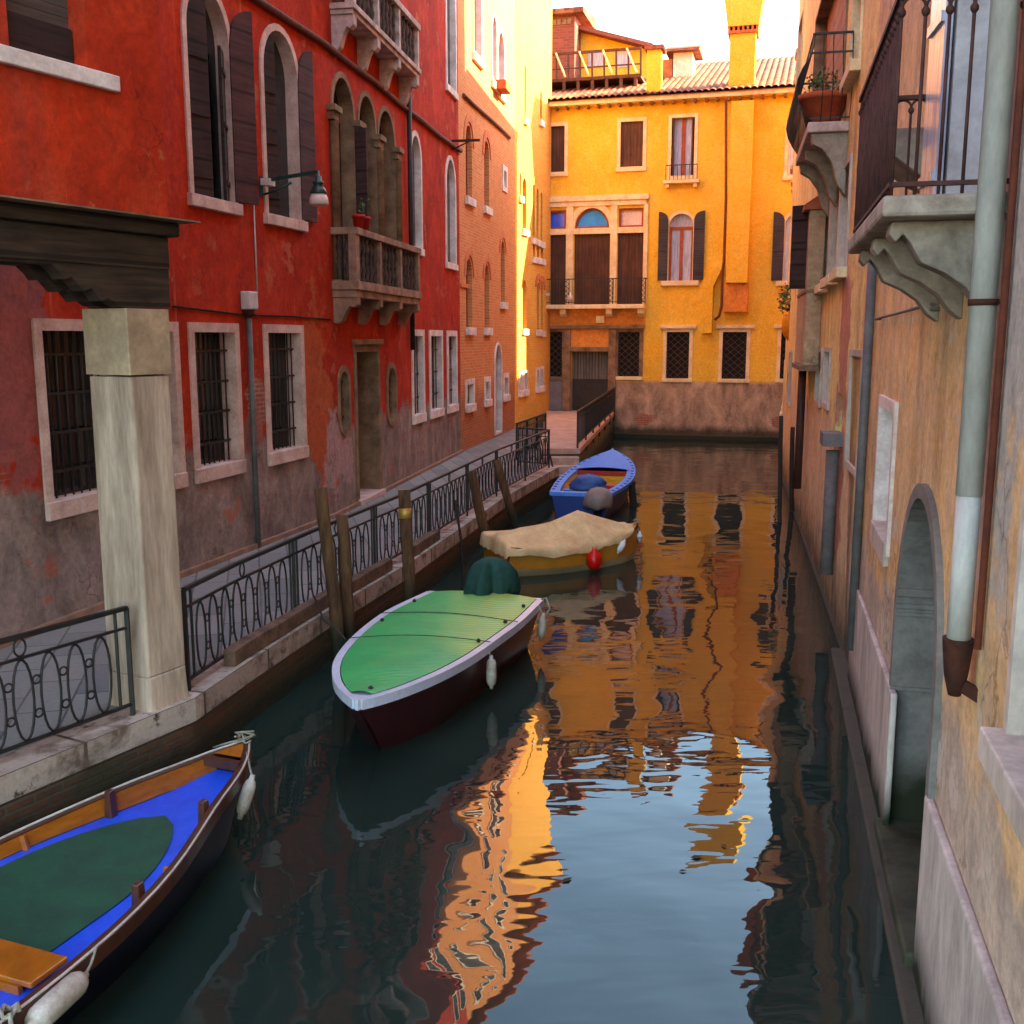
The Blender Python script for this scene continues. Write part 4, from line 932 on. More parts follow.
gdoor = planks('slatted_gate', srgb(132, 122, 112), srgb(84, 76, 70), .28, True, along=(0.965, -0.26))
p = ye.opening(rect(x0, x1, LZ, zdt), dep=.3, pane=gdoor, name='door')
m = MB(); m.wbox(WY, x0 + .03, x1 - .03, LZ + .02, LZ + 1.25, -.29, -.24)
for i in range(12): u = x0 + .1 + (x1 - x0 - .2) * i / 11; m.bar(WY.P(u, LZ + 1.25, -.265), WY.P(u, zdt - .05, -.265), .02)
ye.part('gate', m, plain('dark_gate', srgb(58, 52, 48), srgb(40, 36, 34), .6, 4), p)
m = MB(); m.wbox(WY, x0 - .3, x0 - .002, LZ, WY.Z(590, 329), 0, .12); m.wbox(WY, x1 + .002, x1 + .3, LZ, WY.Z(590, 329), 0, .12); m.wbox(WY, x0 - .001, x1 + .001, zdt + .002, zdt + .17, -.1, .11)
ye.part('door_surround', m, M['frame_brown'], p, bevel=.01)
m = MB(); m.wbox(WY, x0, x1, zdt + .175, WY.Z(590, 329) - .002, 0, .03); ye.part('door_panel', m, yorange, p)
m = MB(); m.wbox(WY, WY.U(541, 327), WY.U(645, 327), WY.Z(590, 328.8), WY.Z(590, 325.3), 0, .2); ye.part('cornice', m, M['frame_brown'], bevel=.01)
m = MB(); m.wbox(WY, WY.U(541, 320), WY.U(645.5, 320), WY.Z(590, 325) + .02, WY.Z(590, 309.6), 0, .025); ye.part('band', m, yorange)
m = MB(); u = WY.U(600.5, 320); m.wbox(WY, u - .16, u + .16, WY.Z(600, 323), WY.Z(600, 316), .03, .1); ye.part('light_box', m, M['frame_cream'])
m = MB(); m.wbox(WY, WY.U(541, 395), WY.U(562, 395), LZ, WY.Z(555, 380), 0, .03); ye.part('wall_panel', m, plain('grey_panel', srgb(128, 120, 122), srgb(108, 100, 102), .9, 2))
# footing just above the water
m = MB(); m.wbox(WY, WY.U(614, 432), 10.4, -1.5, .16, .0, .22); ye.part('footing', m, plain('wet_footing', srgb(92, 84, 66), srgb(50, 52, 38), .8, 2.5, damp=.1), bevel=.03)
# chimney breast, slanting flue, chimney
zr0 = WY.Z(740, 283.5)
m = MB(); m.wbox(WY, WY.U(729.5, 200), WY.U(751, 200), zr0, eave - .25, 0, .6); chb = ye.part('chimney_breast', m, yplain, bevel=.01)
m = MB(); m.wbox(WY, WY.U(725, 290), WY.U(748.5, 290), WY.Z(740, 312), zr0 - .003, 0, .42); ye.part('breast_foot', m, yorange, chb)
m = MB(); a0, a1 = WY.U(702.5, 310), WY.U(713, 310); zt_ = WY.Z(707, 287)
m.wplate(WY, [(a0, WY.Z(707, 333)), (a1, WY.Z(707, 333)), (a1, zt_), (WY.U(723, 262), WY.Z(723, 268)), (WY.U(723, 262), WY.Z(723, 262)), (a0, zt_ + .25)][::1], 0, .3); ye.part('flue', m, yplain)
cx0, cx1 = WY.U(729, 80, -.3), WY.U(754.6, 80, -.3)
m = MB(); m.wbox(WY, cx0, cx1, eave - .1, WY.Z(740, 35, -.3), -.95, -.1); ch = ye.part('chimney', m, yplain, bevel=.01)
za = WY.Z(740, 35, -.3)
m = MB(); m.wbox(WY, cx0 - .08, cx1 + .08, za + .001, za + .1, -1.03, -.02)
for i in range(7): u = cx0 - .04 + (cx1 - cx0 + .08) * i / 6; m.wbox(WY, u - .04, u + .04, za + .101, za + .24, -1.02, -.03)
ye.part('chimney_dentils', m, plain('chimney_brick', srgb(196, 110, 60), srgb(150, 80, 50), .9, 5), ch)
m = MB(); zq = za + .241; A = [WY.P(u, zq, o) for u, o in ((cx0 - .1, 0), (cx1 + .1, 0), (cx1 + .1, -1.05), (cx0 - .1, -1.05))]; B_ = [WY.P(u, zq + 1.7, o) for u, o in ((cx0 - .34, .25), (cx1 + .34, .25), (cx1 + .34, -1.3), (cx0 - .34, -1.3))]
m.grid([A, B_], closed=True, smooth=False, caps=True); ye.part('chimney_cap', m, yplain, ch)
# eaves, roof of clay tiles
m = MB(); m.wbox(WY, -1.2, 10.4, eave - .02, eave + .16, -.1, .42); ev = ye.part('eave_cornice', m, M['frame_cream'], bevel=.02)
m = MB()
for i in range(27): u = -.6 + i * .4; m.wbox(WY, u, u + .09, eave - .11, eave - .022, 0.0, .3)
ye.part('rafter_ends', m, M['frame_brown'], ev)
def tiles(u0, u1, o0, z0, o1, z1, step=.24):
    m = MB(); n = int((u1 - u0) / step); rows = []
    for j in range(25):
        t = j / 24; row = []
        for i in range(n * 8 + 1):
            u = u0 + (u1 - u0) * i / (n * 8); ph = (i % 8) / 8
            h = .075 * abs(math.sin(math.pi * ph)) ** .7
            row.append(WY.P(u, z0 + (z1 - z0) * t + h - .02 * ((j * 1.0) % 1), o0 + (o1 - o0) * t))
        rows.append(row)
    m.grid(rows, smooth=True)
    a, b = rows[0], rows[-1]
    m.face([WY.P(u0, z0 - .05, o0), WY.P(u1, z0 - .05, o0), WY.P(u1, z1 - .05, o1), WY.P(u0, z1 - .05, o1)])
    return m
def tile_mat():
    t = NT('clay_tiles', .9, .15); P = t.pos
    n = t.noise(t.map(P, (3.5, 1.2, 1)), 1.6, 5, .7); v = t.n('ShaderNodeTexVoronoi'); v.inputs['Scale'].default_value = 3.2; t.l(P, v.inputs['Vector'])
    c = t.mix(t.ramp(n, .35, .65), srgb(150, 84, 64), srgb(104, 58, 46)); c = t.mix(.45, c, t.mix(t.ramp(v.outputs['Color'], .2, .8), srgb(166, 112, 88), srgb(84, 48, 40)))
    t.bump(n, .3, .01); return t.out(c)
TM = tile_mat()
zrd = eave + .18 + 9.6 * .35
ye.part('roof', tiles(-1.6, 10.6, .5, eave + .18, -9.3, zrd), TM)
m = MB(); m.wprism(WY, [(-9.4, eave), (-9.4, zrd - .1), (-18, eave)], -1.6, 10.6); ye.part('roof_back', m, TM)
ye.wallmesh(yel_mat, -1.2, 10.3, -1.6, eave, 14, WY)
# drain pipe
m = MB(); pts = [(726, 100), (726, 200), (724, 262), (722.5, 270), (721.5, 305), (719, 316), (714.5, 320)]
m.tube([WY.P(WY.U(x, y, .36), WY.Z(x, y, .36), .4 if y > 110 and y < 300 else .36) for x, y in pts], .05, 8)
wall_thing('drainpipe', 'thin brown drainpipe beside the chimney breast of the yellow house', 'drainpipe', m, plain('brown_pipe', srgb(120, 58, 36), srgb(90, 44, 30), .6, 5), WY.P(WY.U(722, 300), WY.Z(722, 320), .36))
# roof terrace, turret and attic behind the eaves
def ybox(name, xl, xr, yt, yb, o, d, mat, parent=None, cap=None):
    x0, x1, q0, q1 = WY.box(xl, xr, yt, yb, o); m = MB(); m.wbox(WY, x0, x1, q0, q1, o - d, o); return ye.part(name, m, mat, parent, bevel=.01), (x0, x1, q0, q1)
yc = ybox('chimney', 646.5, 660.5, 50, 100, .05, .6, yplain)[0]
x0, x1, q0, q1 = WY.box(646, 661, 45.5, 49.8, .1); m = MB(); m.wbox(WY, x0 - .05, x1 + .1, q0, q1, -.7, .15); ye.part('chimney_cap', m, TM, yc)
turm = brickwall('turret_brick', srgb(150, 78, 66), srgb(112, 62, 58), srgb(130, 92, 84))
o = -3.0
x0, x1, q0, q1 = WY.box(545, 574.5, 17, 92, o); m = MB(); m.wbox(WY, x0 - .3, x1, q0 - .5, q1, o - 2.2, o)
for f in m.f[:]: pass
m.uv = {i: [(0, 0), (x1 - x0, 0), (x1 - x0, q1 - q0), (0, q1 - q0)] for i in range(6)}
tu = ye.part('turret', m, turm)
m = MB(); m.wprism(WY, [(o + .3, q1 + .002), (o + .3, q1 + .2), (o - 2.6, q1 + .5), (o - 2.6, q1 + .002)], x0 - .4, x1 + .4); ye.part('turret_roof', m, TM, tu)
m = MB()
for k in range(5): u = x0 + .1 + (x1 - x0 - .4) * k / 4; m.wbox(WY, u, u + .16, q1 - .34, q1 - .12, o + .002, o + .03)
ye.part('dentils', m, M['frame_brown'], tu)
o = -4.2; a0 = WY.U(577, 60, o); a1 = WY.U(647, 60, o); zA0, zA1, zB = WY.Z(577, 31, o), WY.Z(645, 50, o), WY.Z(600, 95, o)
m = MB(); m.wplate(WY, [(a0, zB), (a1, zB), (a1, zA1), (a0, zA0)], o - 3, o); at = ye.part('attic', m, yplain)
m = MB(); dd = Vector((0, 0, .16)); A = [WY.P(a0 - .3, zA0 + .07, o + .5), WY.P(a1 + .3, zA1 - .05, o + .5), WY.P(a1 + .3, zA1 - .05, o - 3.3), WY.P(a0 - .3, zA0 + .07, o - 3.3)]
m.hexa(A + [p + dd for p in A]); ye.part('attic_roof', m, plain('attic_roof', srgb(150, 84, 66), srgb(110, 60, 50), .9, 4), at)
for xl, xr in ((588, 604), (615, 631)):
    x0, x1, q0, q1 = WY.box(xl, xr, 53, 68, o); m = MB(); m.wbox(WY, x0, x1, q0, q1, o + .002, o + .04); ye.part('attic_window', m, M['curtain'], at)
o = -1.6; wood = plain('terrace_wood', srgb(96, 62, 50), srgb(66, 42, 36), .8, 5)
z_f = WY.Z(600, 76, o); z_r = WY.Z(600, 51, o); ua, ub = WY.U(545, 60, o), WY.U(641, 60, o)
m = MB(); m.wbox(WY, ua, ub, z_f - .12, z_f, o - 2, o)
for i in range(7): u = ua + .2 + (ub - ua - .4) * i / 6; m.wbox(WY, u - .06, u + .06, eave + .6, z_f - .121, o - .12, o - .02)
ter = ye.part('roof_terrace', m, wood)
m = MB(); m.bar(WY.P(ua, z_r, o), WY.P(ub, z_r, o), .09); m.bar(WY.P(ua, z_f + .35, o), WY.P(ub, z_f + .35, o), .05)
for i in range(9): u = ua + (ub - ua) * i / 8; m.bar(WY.P(u, z_f - .1, o), WY.P(u - .02, z_r, o), .07)
ye.part('terrace_railing', m, wood, ter)
for i in range(4):
    u = ua + .5 + (ub - ua - 1.0) * i / 3; m = MB(); m.bar(WY.P(u + .35, z_f + .02, o + .12), WY.P(u - .05, z_r + .02, o + .06), .06); ye.part('brace', m, M['frame_cream'], ter)
o = -4.0
x0, x1, q0, q1 = WY.box(673, 692, 53, 92, o); m = MB(); m.wbox(WY, x0, x1, q0, q1, o - 1.2, o); dn = ye.part('dormer', m, plaster('white_dormer', srgb(230, 210, 190), srgb(215, 190, 165), srgb(220, 200, 180)))
m = MB(); m.wprism(WY, [(o + .3, q1 + .002), (o + .3, q1 + .1), (o - .6, q1 + .4), (o - 1.5, q1 + .1), (o - 1.5, q1 + .002)], x0 - .3, x1 + .3); ye.part('dormer_roof', m, TM, dn)
m = MB(); m.wbox(WY, x0 - .5, x0 - .05, q0, q1 - .2, o - .7, o - .1); ye.part('chimney', m, plain('dormer_brick', srgb(190, 120, 80), srgb(150, 80, 50), .9, 4))
# sun blocker added further down, unseen behind the right bank, shades the left bank's foot

# ------------------------------------------------------------------ RIGHT BANK
def bldR(name, label, W, loc): return Bld(name, label, 'house', W, loc)
r1_mat = plaster('ochre_plaster', srgb(232, 190, 142), srgb(206, 166, 130), srgb(232, 172, 84), low=(1.7, 1.4, srgb(206, 180, 156), srgb(172, 150, 136)), chips=srgb(206, 186, 170), streak=.5, streak_col=srgb(98, 72, 56), patches=[_patch(WR1, 1010, 250, .9, srgb(186, 172, 160), .5)], damp=.2, damp_w=.9, scale=1.3)
r1 = bldR('ochre_house', 'near ochre plastered house with an arched water gate and an iron balcony, right bank', WR1, WR1.P(6, 0, 0))
# water gate
gx0, gx1 = WR1.U(943, 640), WR1.U(899, 640); gz1 = WR1.Z(929, 501)
lp = arch(gx0, gx1, .10, gz1, 1.15, 18)
gate_m = plain('gate_jamb_stone', srgb(132, 124, 118), srgb(96, 90, 86), .88, 2.2, .2, .5, damp=.35)
p = r1.opening(lp, WR1, dep=1.3, pane='dark', frame=gate_m, fw=.1, fb=0, fo=.04, name='water_gate')
ym = WR1.Z(915, 615, -.02)
m = MB()
for (zz_, hh_, out) in ((ym, .06, .05), (ym - .1, .04, .03), (ym - .16, .03, .02), (ym - .75, .03, .02)): m.wbox(WR1, gx1 - out, gx1 + .01, zz_, zz_ + hh_, -1.25, .045); pass
r1.part('impost_moulding', m, gate_m, p, bevel=.006)
m = MB(); m.wbox(WR1, gx0 - .02, gx1 + .02, -.3, .115, -1.3, .1); r1.part('threshold', m, plain('mossy_step', srgb(70, 68, 50), srgb(34, 38, 26), .8, 4), p, bevel=.02)
# window with a blue board
x0 = WR1.U(894, 460); x1 = WR1.U(879.5, 460); q1 = WR1.Z(895, 413); q0 = WR1.Z(880, 528)
p = r1.opening(rect(x0, x1, q0, q1), WR1, dep=.16, pane=plain('blue_grey_board', srgb(176, 186, 206), srgb(146, 158, 182), .7, 3), frame='frame_white', fw=.1, sill=(.2, .04, .045, 'istrian_pink'))
# big window at the edge of the frame
x1 = WR1.U(1018, 690); q0 = WR1.Z(1018, 742); 
p = r1.opening(rect(x1 - 1.0, x1, q0, q0 + 1.5), WR1, dep=.25, pane=plain('grey_board', srgb(120, 112, 108), srgb(92, 86, 82), .8, 3), frame='istrian_pink', fw=.07, sill=(.14, .08, .12, 'istrian_pink'))
# plinth slabs
def plinth(W, ua, ub, zt, B, n=1, zb=.02, th=.05):
    pl = None
    for k in range(n):
        a = ua + (ub - ua) * k / n; b = ua + (ub - ua) * (k + 1) / n - .012
        m = MB(); m.wbox(W, a, b, zb, zt, 0.0, th - .01 * (k % 2)); B.part('plinth_slab', m, M['slab'], bevel=.015)
M['slab'] = plain('plinth_stone', srgb(200, 184, 174), srgb(146, 130, 122), .85, 2.2, .2, .5, stretch=(1.5, 1.5, .5), damp=.1)
uA, uB = WR1.U(891, 694, .05), WR1.U(851.6, 582, .05)
plinth(WR1, uA, uB, WR1.Z(891, 694, .05), r1, 2)
uC = WR1.U(924, 793, .05); plinth(WR1, -2, uC, WR1.Z(924, 793, .05), r1, 3)
m = MB(); m.wbox(WR1, -3, WR1.L + .1, -1.2, .03, -.05, .16); r1.part('water_ledge', m, plain('ledge_stone', srgb(120, 104, 92), srgb(74, 66, 54), .8, 2.5, .3, .5, damp=-.1), bevel=.02)
# balcony: near corner seen at (883,193), far corner at (848,241), wall end of its near side near x 1003
def solve_balcony():
    best = None
    for i in range(400):
        u = 2.0 + i * .02; zw = WR1.Z(512, 0)
        # the height is fixed by demanding that wall point and corner share u, level and the photo points
        o = None
        for j in range(200):
            oo = .3 + j * .01; uu, zz = WR1.uz(883, 195, oo)
            if abs(uu - u) < .012: o = oo; z = zz; break
        if o is None: continue
        q = WR1.P(u, z, 0); d = q - Vector((0, 0, CAM_Z)); cf = d.y * math.cos(PITCH) - d.z * math.sin(PITCH)
        px = 512 + FPX * d.x / cf
        e = abs(px - 1012)
        if best is None or e < best[0]: best = (e, u, o, z)
    return best
e_, bu0, bo, bz = solve_balcony(); bu1 = WR1.U(848, 241, bo)
print('balcony R1', e_, bu0, bo, bz, bu1, 'rail z', WR1.Z(893, 7, bo), WR1.Z(855, 100, bo), 'far z', WR1.Z(848, 241, bo))
zf = bz; zrail = WR1.Z(893, 7, bo - .04) - .07
m = MB(); m.wbox(WR1, bu0, bu1, zf - .1, zf, 0, bo); bal = r1.part('balcony', m, M['balcony_stone'], bevel=.02)
for f in (.12, .5, .88):
    u = bu0 + (bu1 - bu0) * f; z = zf - .101
    prof = [(0, z), (bo * .88, z), (bo * .9, z - .06), (bo * .84, z - .1), (bo * .78, z - .06), (bo * .72, z - .1), (bo * .62, z - .2), (bo * .42, z - .25), (bo * .24, z - .32), (bo * .12, z - .41), (0, z - .46)]
    m = MB(); m.wprism(WR1, prof, u - .09, u + .09); r1.part('corbel', m, M['balcony_stone'], bal, bevel=.01)
def iron_balcony(B, parent, W, u0, u1, o, z0, z1, step, mat, arches=True, belly=0.0):
    m = MB(); cs = [W.P(u0 + .03, 0, 0), W.P(u0 + .03, 0, o - .04), W.P(u1 - .03, 0, o - .04), W.P(u1 - .03, 0, 0)]
    for z, t in ((z1, .04), (z0 + .05, .03)):
        for a, b in zip(cs, cs[1:]): m.bar(Vector((a.x, a.y, z)), Vector((b.x, b.y, z)), t, t * .7)
    B.part('rail_frame', m, M[mat], parent)
    for si, (a, b) in enumerate(zip(cs, cs[1:])):
        n = max(2, round((b - a).length / step)); d = (b - a) / n; nrm = Vector((d.y, -d.x, 0)).normalized() * (1 if W is WR1 or True else 1)
        for k in range(n + 1):
            if k == n and si < 2: continue
            p_ = a + d * k; m = MB(); top = z1 - (step * .5 if arches else 0)
            if belly:
                pts = []
                for t in range(9):
                    f = t / 8; out = belly * math.sin(math.pi * min(1, f * 1.25)) if f < .8 else 0
                    w = (W.n if si == 1 else (-W.d if si == 0 else W.d)); pts.append(Vector((p_.x + w.x * out, p_.y + w.y * out, z0 + (z1 - z0) * f)))
                m.tube(pts, .008, 5)
            else: m.tube([Vector((p_.x, p_.y, z0)), Vector((p_.x, p_.y, top))], .009, 6)
            if arches:
                m.lathe((p_.x, p_.y, top - .05), [(.009, 0), (.02, .015), (.02, .03), (.009, .045)], 6)
                if k < n:
                    q_ = p_ + d; c = (p_ + q_) / 2; r = d.length / 2; dn = d.normalized()
                    m.tube([Vector((c.x, c.y, top - .01)) + dn * r * math.cos(math.pi * t / 8) + Vector((0, 0, step * .46 * math.sin(math.pi * t / 8))) for t in range(9)], .008, 5)
            B.part('bar', m, M[mat], parent)
iron_balcony(r1, bal, WR1, bu0, bu1, bo, zf, zrail, .105, 'rust_iron')
# balcony door with its pale stone surround
zt = zf + 2.4; d0 = bu0 + (bu1 - bu0) * .18; d1 = bu0 + (bu1 - bu0) * .68
p = r1.opening(rect(d0, d1, zf, zt), WR1, dep=.22, pane=plain('pale_blue_door', srgb(176, 184, 200), srgb(150, 158, 176), .6, 3), frame=plain('pale_marble', srgb(196, 188, 188), srgb(160, 150, 148), .7, 2), fw=.2, fb=0, fo=.06, name='balcony_door')
r1.leaf(p, d1 + .02, .42, 1, zf + .02, zt, 4, WR1, 'paleshut' if 'paleshut' in M else 'curtain', o=.08)
# console stone beyond the balcony
uu, zz = WR1.uz(932, 150, 0); uc = WR1.U(930, 150); zc = WR1.Z(930, 137)
m = MB(); m.wprism(WR1, [(0, zc), (.42, zc), (.42, zc - .08), (.3, zc - .16), (.12, zc - .3), (0, zc - .36)], uc - .35, uc + .35); r1.part('console', m, M['balcony_stone'], bevel=.01)
for q in (0.6, 5.5, 9.8): r1.opening(rect(q, q + .9, 10.2, 12.0), WR1, dep=.2, pane='shut_grey', frame='istrian_pink', fw=.1)
for q in (0.6, 3.5, 6.5, 9.6): r1.opening(rect(q, q + .9, 14.0, 15.8), WR1, dep=.2, pane='shut_grey', frame='istrian_pink', fw=.1)
TOPR = 19.0
r1.wallmesh(r1_mat, -1.0, WR1.L, -.5, TOPR, 12, WR1); roofcap(r1, WR1, -1, WR1.L, TOPR, 12, roofm)
# small wall rod
m = MB(); za = WR1.Z(876, 319, .05); ua, ub = WR1.U(876, 319, .05), WR1.U(932, 304, .05)
m.tube([WR1.P(ua, za, .05), WR1.P(ub, WR1.Z(932, 304, .05), .05)], .012, 6)
for q in (ua, ub): m.tube([WR1.P(q, za, .06), WR1.P(q, za, -.02)], .014, 6)
wall_thing('wall_rod', 'thin iron rod fixed level on the ochre wall below the iron balcony', 'rod', m, M['dull_metal'], WR1.P(ua, za, 0))
# main drainpipe
up = WR1.U(976, 400, .1); zend = WR1.Z(952, 632, .1)
base = WR1.P(up, zend - .2, .1); root = tag(empty('drainpipe', base), 'thick pale grey drainpipe with a rusty iron shoe, running down the near ochre wall', 'drainpipe')
m = MB(); zj = WR1.Z(965, 492, .1); zk = WR1.Z(980, 303, .1)
m.tube([WR1.P(up, zend, .1), WR1.P(up, zj, .1)], .056, 16); m.tube([WR1.P(up, zj, .1), WR1.P(up, TOPR - .1, .1)], .06, 16); obj('pipe', m, M['grey_metal'], root)
m = MB(); q = WR1.P(up, zend - .22, .1); m.lathe(q, [(.03, -.05), (.055, .05), (.072, .22), (.074, .24)], 14); m.bar(WR1.P(up, zend - .2, .1), WR1.P(up, zend - .27, -.02), .06); obj('shoe', m, M['rust'], root)
for z in (zk, zk + 2.4):
    m = MB(); q = WR1.P(up, z - .015, .1); m.lathe(q, [(.065, 0), (.067, .03)], 14); m.bar(WR1.P(up - .02, z, .1), WR1.P(up - .02, z, -.02), .02); obj('bracket', m, M['rust'], root)
m = MB(); u2 = WR1.U(986, 400, .03); m.tube([WR1.P(up - .1, zend, .03), WR1.P(up - .1, TOPR - .2, .03)], .018, 8)
wall_thing('gas_pipe', 'thin rusty red pipe close beside the thick grey drainpipe', 'pipe', m, plain('rusty_pipe', srgb(128, 66, 48), srgb(96, 50, 40), .7, 6), WR1.P(up - .1, zend, .03))
ug = WR1.U(861, 470, .06)
m = MB(); m.tube([WR1.P(ug, .5, .06), WR1.P(ug, WR1.Z(875, 290, .06) + .4, .06)], .05, 10)
wall_thing('drainpipe', 'slim grey pipe on the seam between the ochre house and the pink peeling house', 'drainpipe', m, M['dull_metal'], WR1.P(ug, .5, .06))

# pink peeling house
r2_mat = plaster('pink_peeling_plaster', srgb(238, 208, 140), srgb(222, 186, 130), srgb(246, 214, 120), low=(2.6, 2.2, srgb(226, 194, 154), srgb(198, 168, 138)), chips=srgb(196, 142, 104), streak=.5, streak_col=srgb(128, 80, 66), brick=.3, damp=.1, damp_w=1.0, scale=1.4,
                 patches=[_patch(WR2, 845, 330, .8, srgb(196, 134, 112), .6), _patch(WR2, 838, 470, .9, srgb(190, 130, 106), .5)])
r2 = bldR('pink_house', 'peeling pink plastered house with dark shutters past the ochre house, right bank', WR2, WR2.P(9, 0, 0))
def rwin(B, W, xl, xr, yt, yb, pane='dark', frame='istrian_pink', fw=.08, dep=.2, sill=None, nm='window'):
    x0, x1 = sorted((W.U(xl, (yt + yb) / 2), W.U(xr, (yt + yb) / 2))); xm = (xl + xr) / 2
    return B.opening(rect(x0, x1, W.Z(xm, yb), W.Z(xm, yt)), W, dep=dep, pane=pane, frame=frame, fw=fw, sill=sill, name=nm)
bgb = plain('blue_grey_door', srgb(128, 134, 150), srgb(98, 102, 116), .7, 3)
rwin(r2, WR2, 849.5, 861, 356, 468, pane=bgb)
rwin(r2, WR2, 836, 842, 393, 445, pane=bgb, frame=None)
rwin(r2, WR2, 824.5, 830, 352, 404, pane='dark'); rwin(r2, WR2, 817, 821.5, 352, 402, pane='dark')
sl = (.14, .1, .14, 'frame_cream')
for bx in ((832, 839.5, 180, 276), (842, 849, 170, 268)): rwin(r2, WR2, *bx, sill=sl)
p = rwin(r2, WR2, 823, 829.5, 204, 284, sill=sl)
r2.leaf(p, WR2.U(823, 250), .55, 1, WR2.Z(825, 286), WR2.Z(825, 204), 62, WR2, 'shut_dark', o=.03)
for bx in ((853.5, 862, -10, 66),): rwin(r2, WR2, *bx, pane='shut_brown', frame='frame_cream', sill=sl)
rwin(r2, WR2, 816, 846, -30, 118, pane=planks('warm_boards', srgb(150, 90, 54), srgb(104, 58, 36), .3, vertical=False), frame='frame_brown', nm='balcony_door')
rwin(r2, WR2, 799.5, 802, 244, 285, pane='shut_grey', frame='frame_cream'); rwin(r2, WR2, 797.5, 801.5, 30, 110, pane='shut_brown', frame='frame_cream')
rwin(r2, WR2, 789.5, 791.5, 352, 404, pane='dark')
for q in (1.5, 4.5, 8, 12, 15.5): r2.opening(rect(q, q + .9, 13.2, 15.2), WR2, dep=.2, pane='shut_grey', frame='istrian_pink', fw=.1)
# oriel box
ou0 = WR2.U(822, 300); oo = WR2.out_at(806, 300, ou0); print('oriel', ou0, oo); oo = min(oo, .75); ou1 = ou0 + 2.6
oz0, oz1 = WR2.Z(806, 367, oo), WR2.Z(806, 218, oo)
m = MB(); m.wbox(WR2, ou0, ou1, oz0, oz1 + .02, 0, oo); ori = r2.part('oriel', m, plaster('oriel_plaster', srgb(196, 162, 128), srgb(176, 144, 114), srgb(206, 170, 130), streak=.3), bevel=.015)
m = MB(); m.wbox(WR2, ou0 - .05, ou1 + .05, oz0 - .09, oz0 - .002, 0, oo + .05); m.wbox(WR2, ou0 - .01, ou1 + .01, (oz0 + oz1) / 2 - .05, (oz0 + oz1) / 2, 0, oo + .015); r2.part('oriel_moulding', m, M['frame_brown'], ori)
m = MB(); m.wprism(WR2, [(0, oz1 + .022), (oo + .1, oz1 + .022), (oo + .1, oz1 + .1), (0, oz1 + .35)], ou0 - .1, ou1 + .1); r2.part('oriel_roof', m, roofm, ori)
# iron balcony with bellied bars
cu_, cz_ = None, None
ka0 = WR2.U(849, 130); ko = WR2.out_at(808, 122, ka0); print('balc2', ka0, ko); ko = min(ko, 1.1); ka1 = ka0 + 3.0
kz = WR2.Z(808, 122, ko)
m = MB(); m.wbox(WR2, ka0, ka1, kz - .14, kz, 0, ko); b2 = r2.part('balcony', m, M['balcony_pale'], bevel=.02)
for f in (.06, .5, .94):
    u = ka0 + (ka1 - ka0) * f; z = kz - .141
    m = MB(); m.wprism(WR2, [(0, z), (ko * .9, z), (ko * .86, z - .14), (ko * .6, z - .22), (ko * .36, z - .4), (ko * .2, z - .7), (0, z - .86)], u - .1, u + .1); r2.part('corbel', m, M['balcony_stone'], b2, bevel=.01)
kr = WR2.Z(808, 49, ko); iron_balcony(r2, b2, WR2, ka0, ka1, ko, kz, kr, .12, 'iron', arches=False, belly=.22)
m = MB(); zz = kz + (kr - kz) * .78
cs = [WR2.P(ka0, zz, 0), WR2.P(ka0, zz, ko), WR2.P(ka1, zz, ko), WR2.P(ka1, zz, 0)]
for a, b in zip(cs, cs[1:]): m.bar(a, b, .025)
r2.part('middle_rail', m, M['iron'], b2)
for q, (z0, z1) in ((WR2.L - 3.5, (WR2.Z(790, 330), 0)),): pass
r2.wallmesh(r2_mat, 0, WR2.L, -.5, 19.3, 12, WR2); roofcap(r2, WR2, 0, WR2.L, 19.3, 12, roofm)
m = MB(); m.wbox(WR2, 0, WR2.L, -1.2, .035, -.05, .04); r2.part('water_ledge', m, plain('ledge_stone_far', srgb(110, 96, 80), srgb(60, 56, 44), .8, 2.5, damp=-.1))
# clay planter and greenery on that balcony
def foliage(name_base, q, rad, n, m_leaf, seed, size=.07, squash=.8):
    r_ = random.Random(seed); mb = MB()
    for i in range(n):
        v = Vector((r_.gauss(0, 1), r_.gauss(0, 1), r_.gauss(0, 1) * squash)).normalized() * rad * r_.uniform(.25, 1) ** .6
        c = q + v; d = Vector((r_.gauss(0, 1), r_.gauss(0, 1), r_.gauss(0, .6))).normalized() * size * r_.uniform(.6, 1.3); s_ = d.cross(Vector((r_.gauss(0, 1), r_.gauss(0, 1), 1))).normalized() * size * .3
        mb.face([c - d * .5, c + s_, c + d * .5, c - s_])
    return mb
qp = WR2.P(ka0 + .75, kz, ko * .55); root = tag(empty('planter', qp), 'clay planter with green leaves behind the bellied bars of the high iron balcony', 'planter')
m = MB(); m.lathe(qp, [(.22, 0), (.34, .42), (.38, .42), (.38, .5), (.3, .5), (.28, .44)], 16); obj('pot', m, M['terracotta'], root); obj('foliage', foliage('', qp + Vector((0, 0, .62)), .3, 240, None, 4), M['leaf'], root)
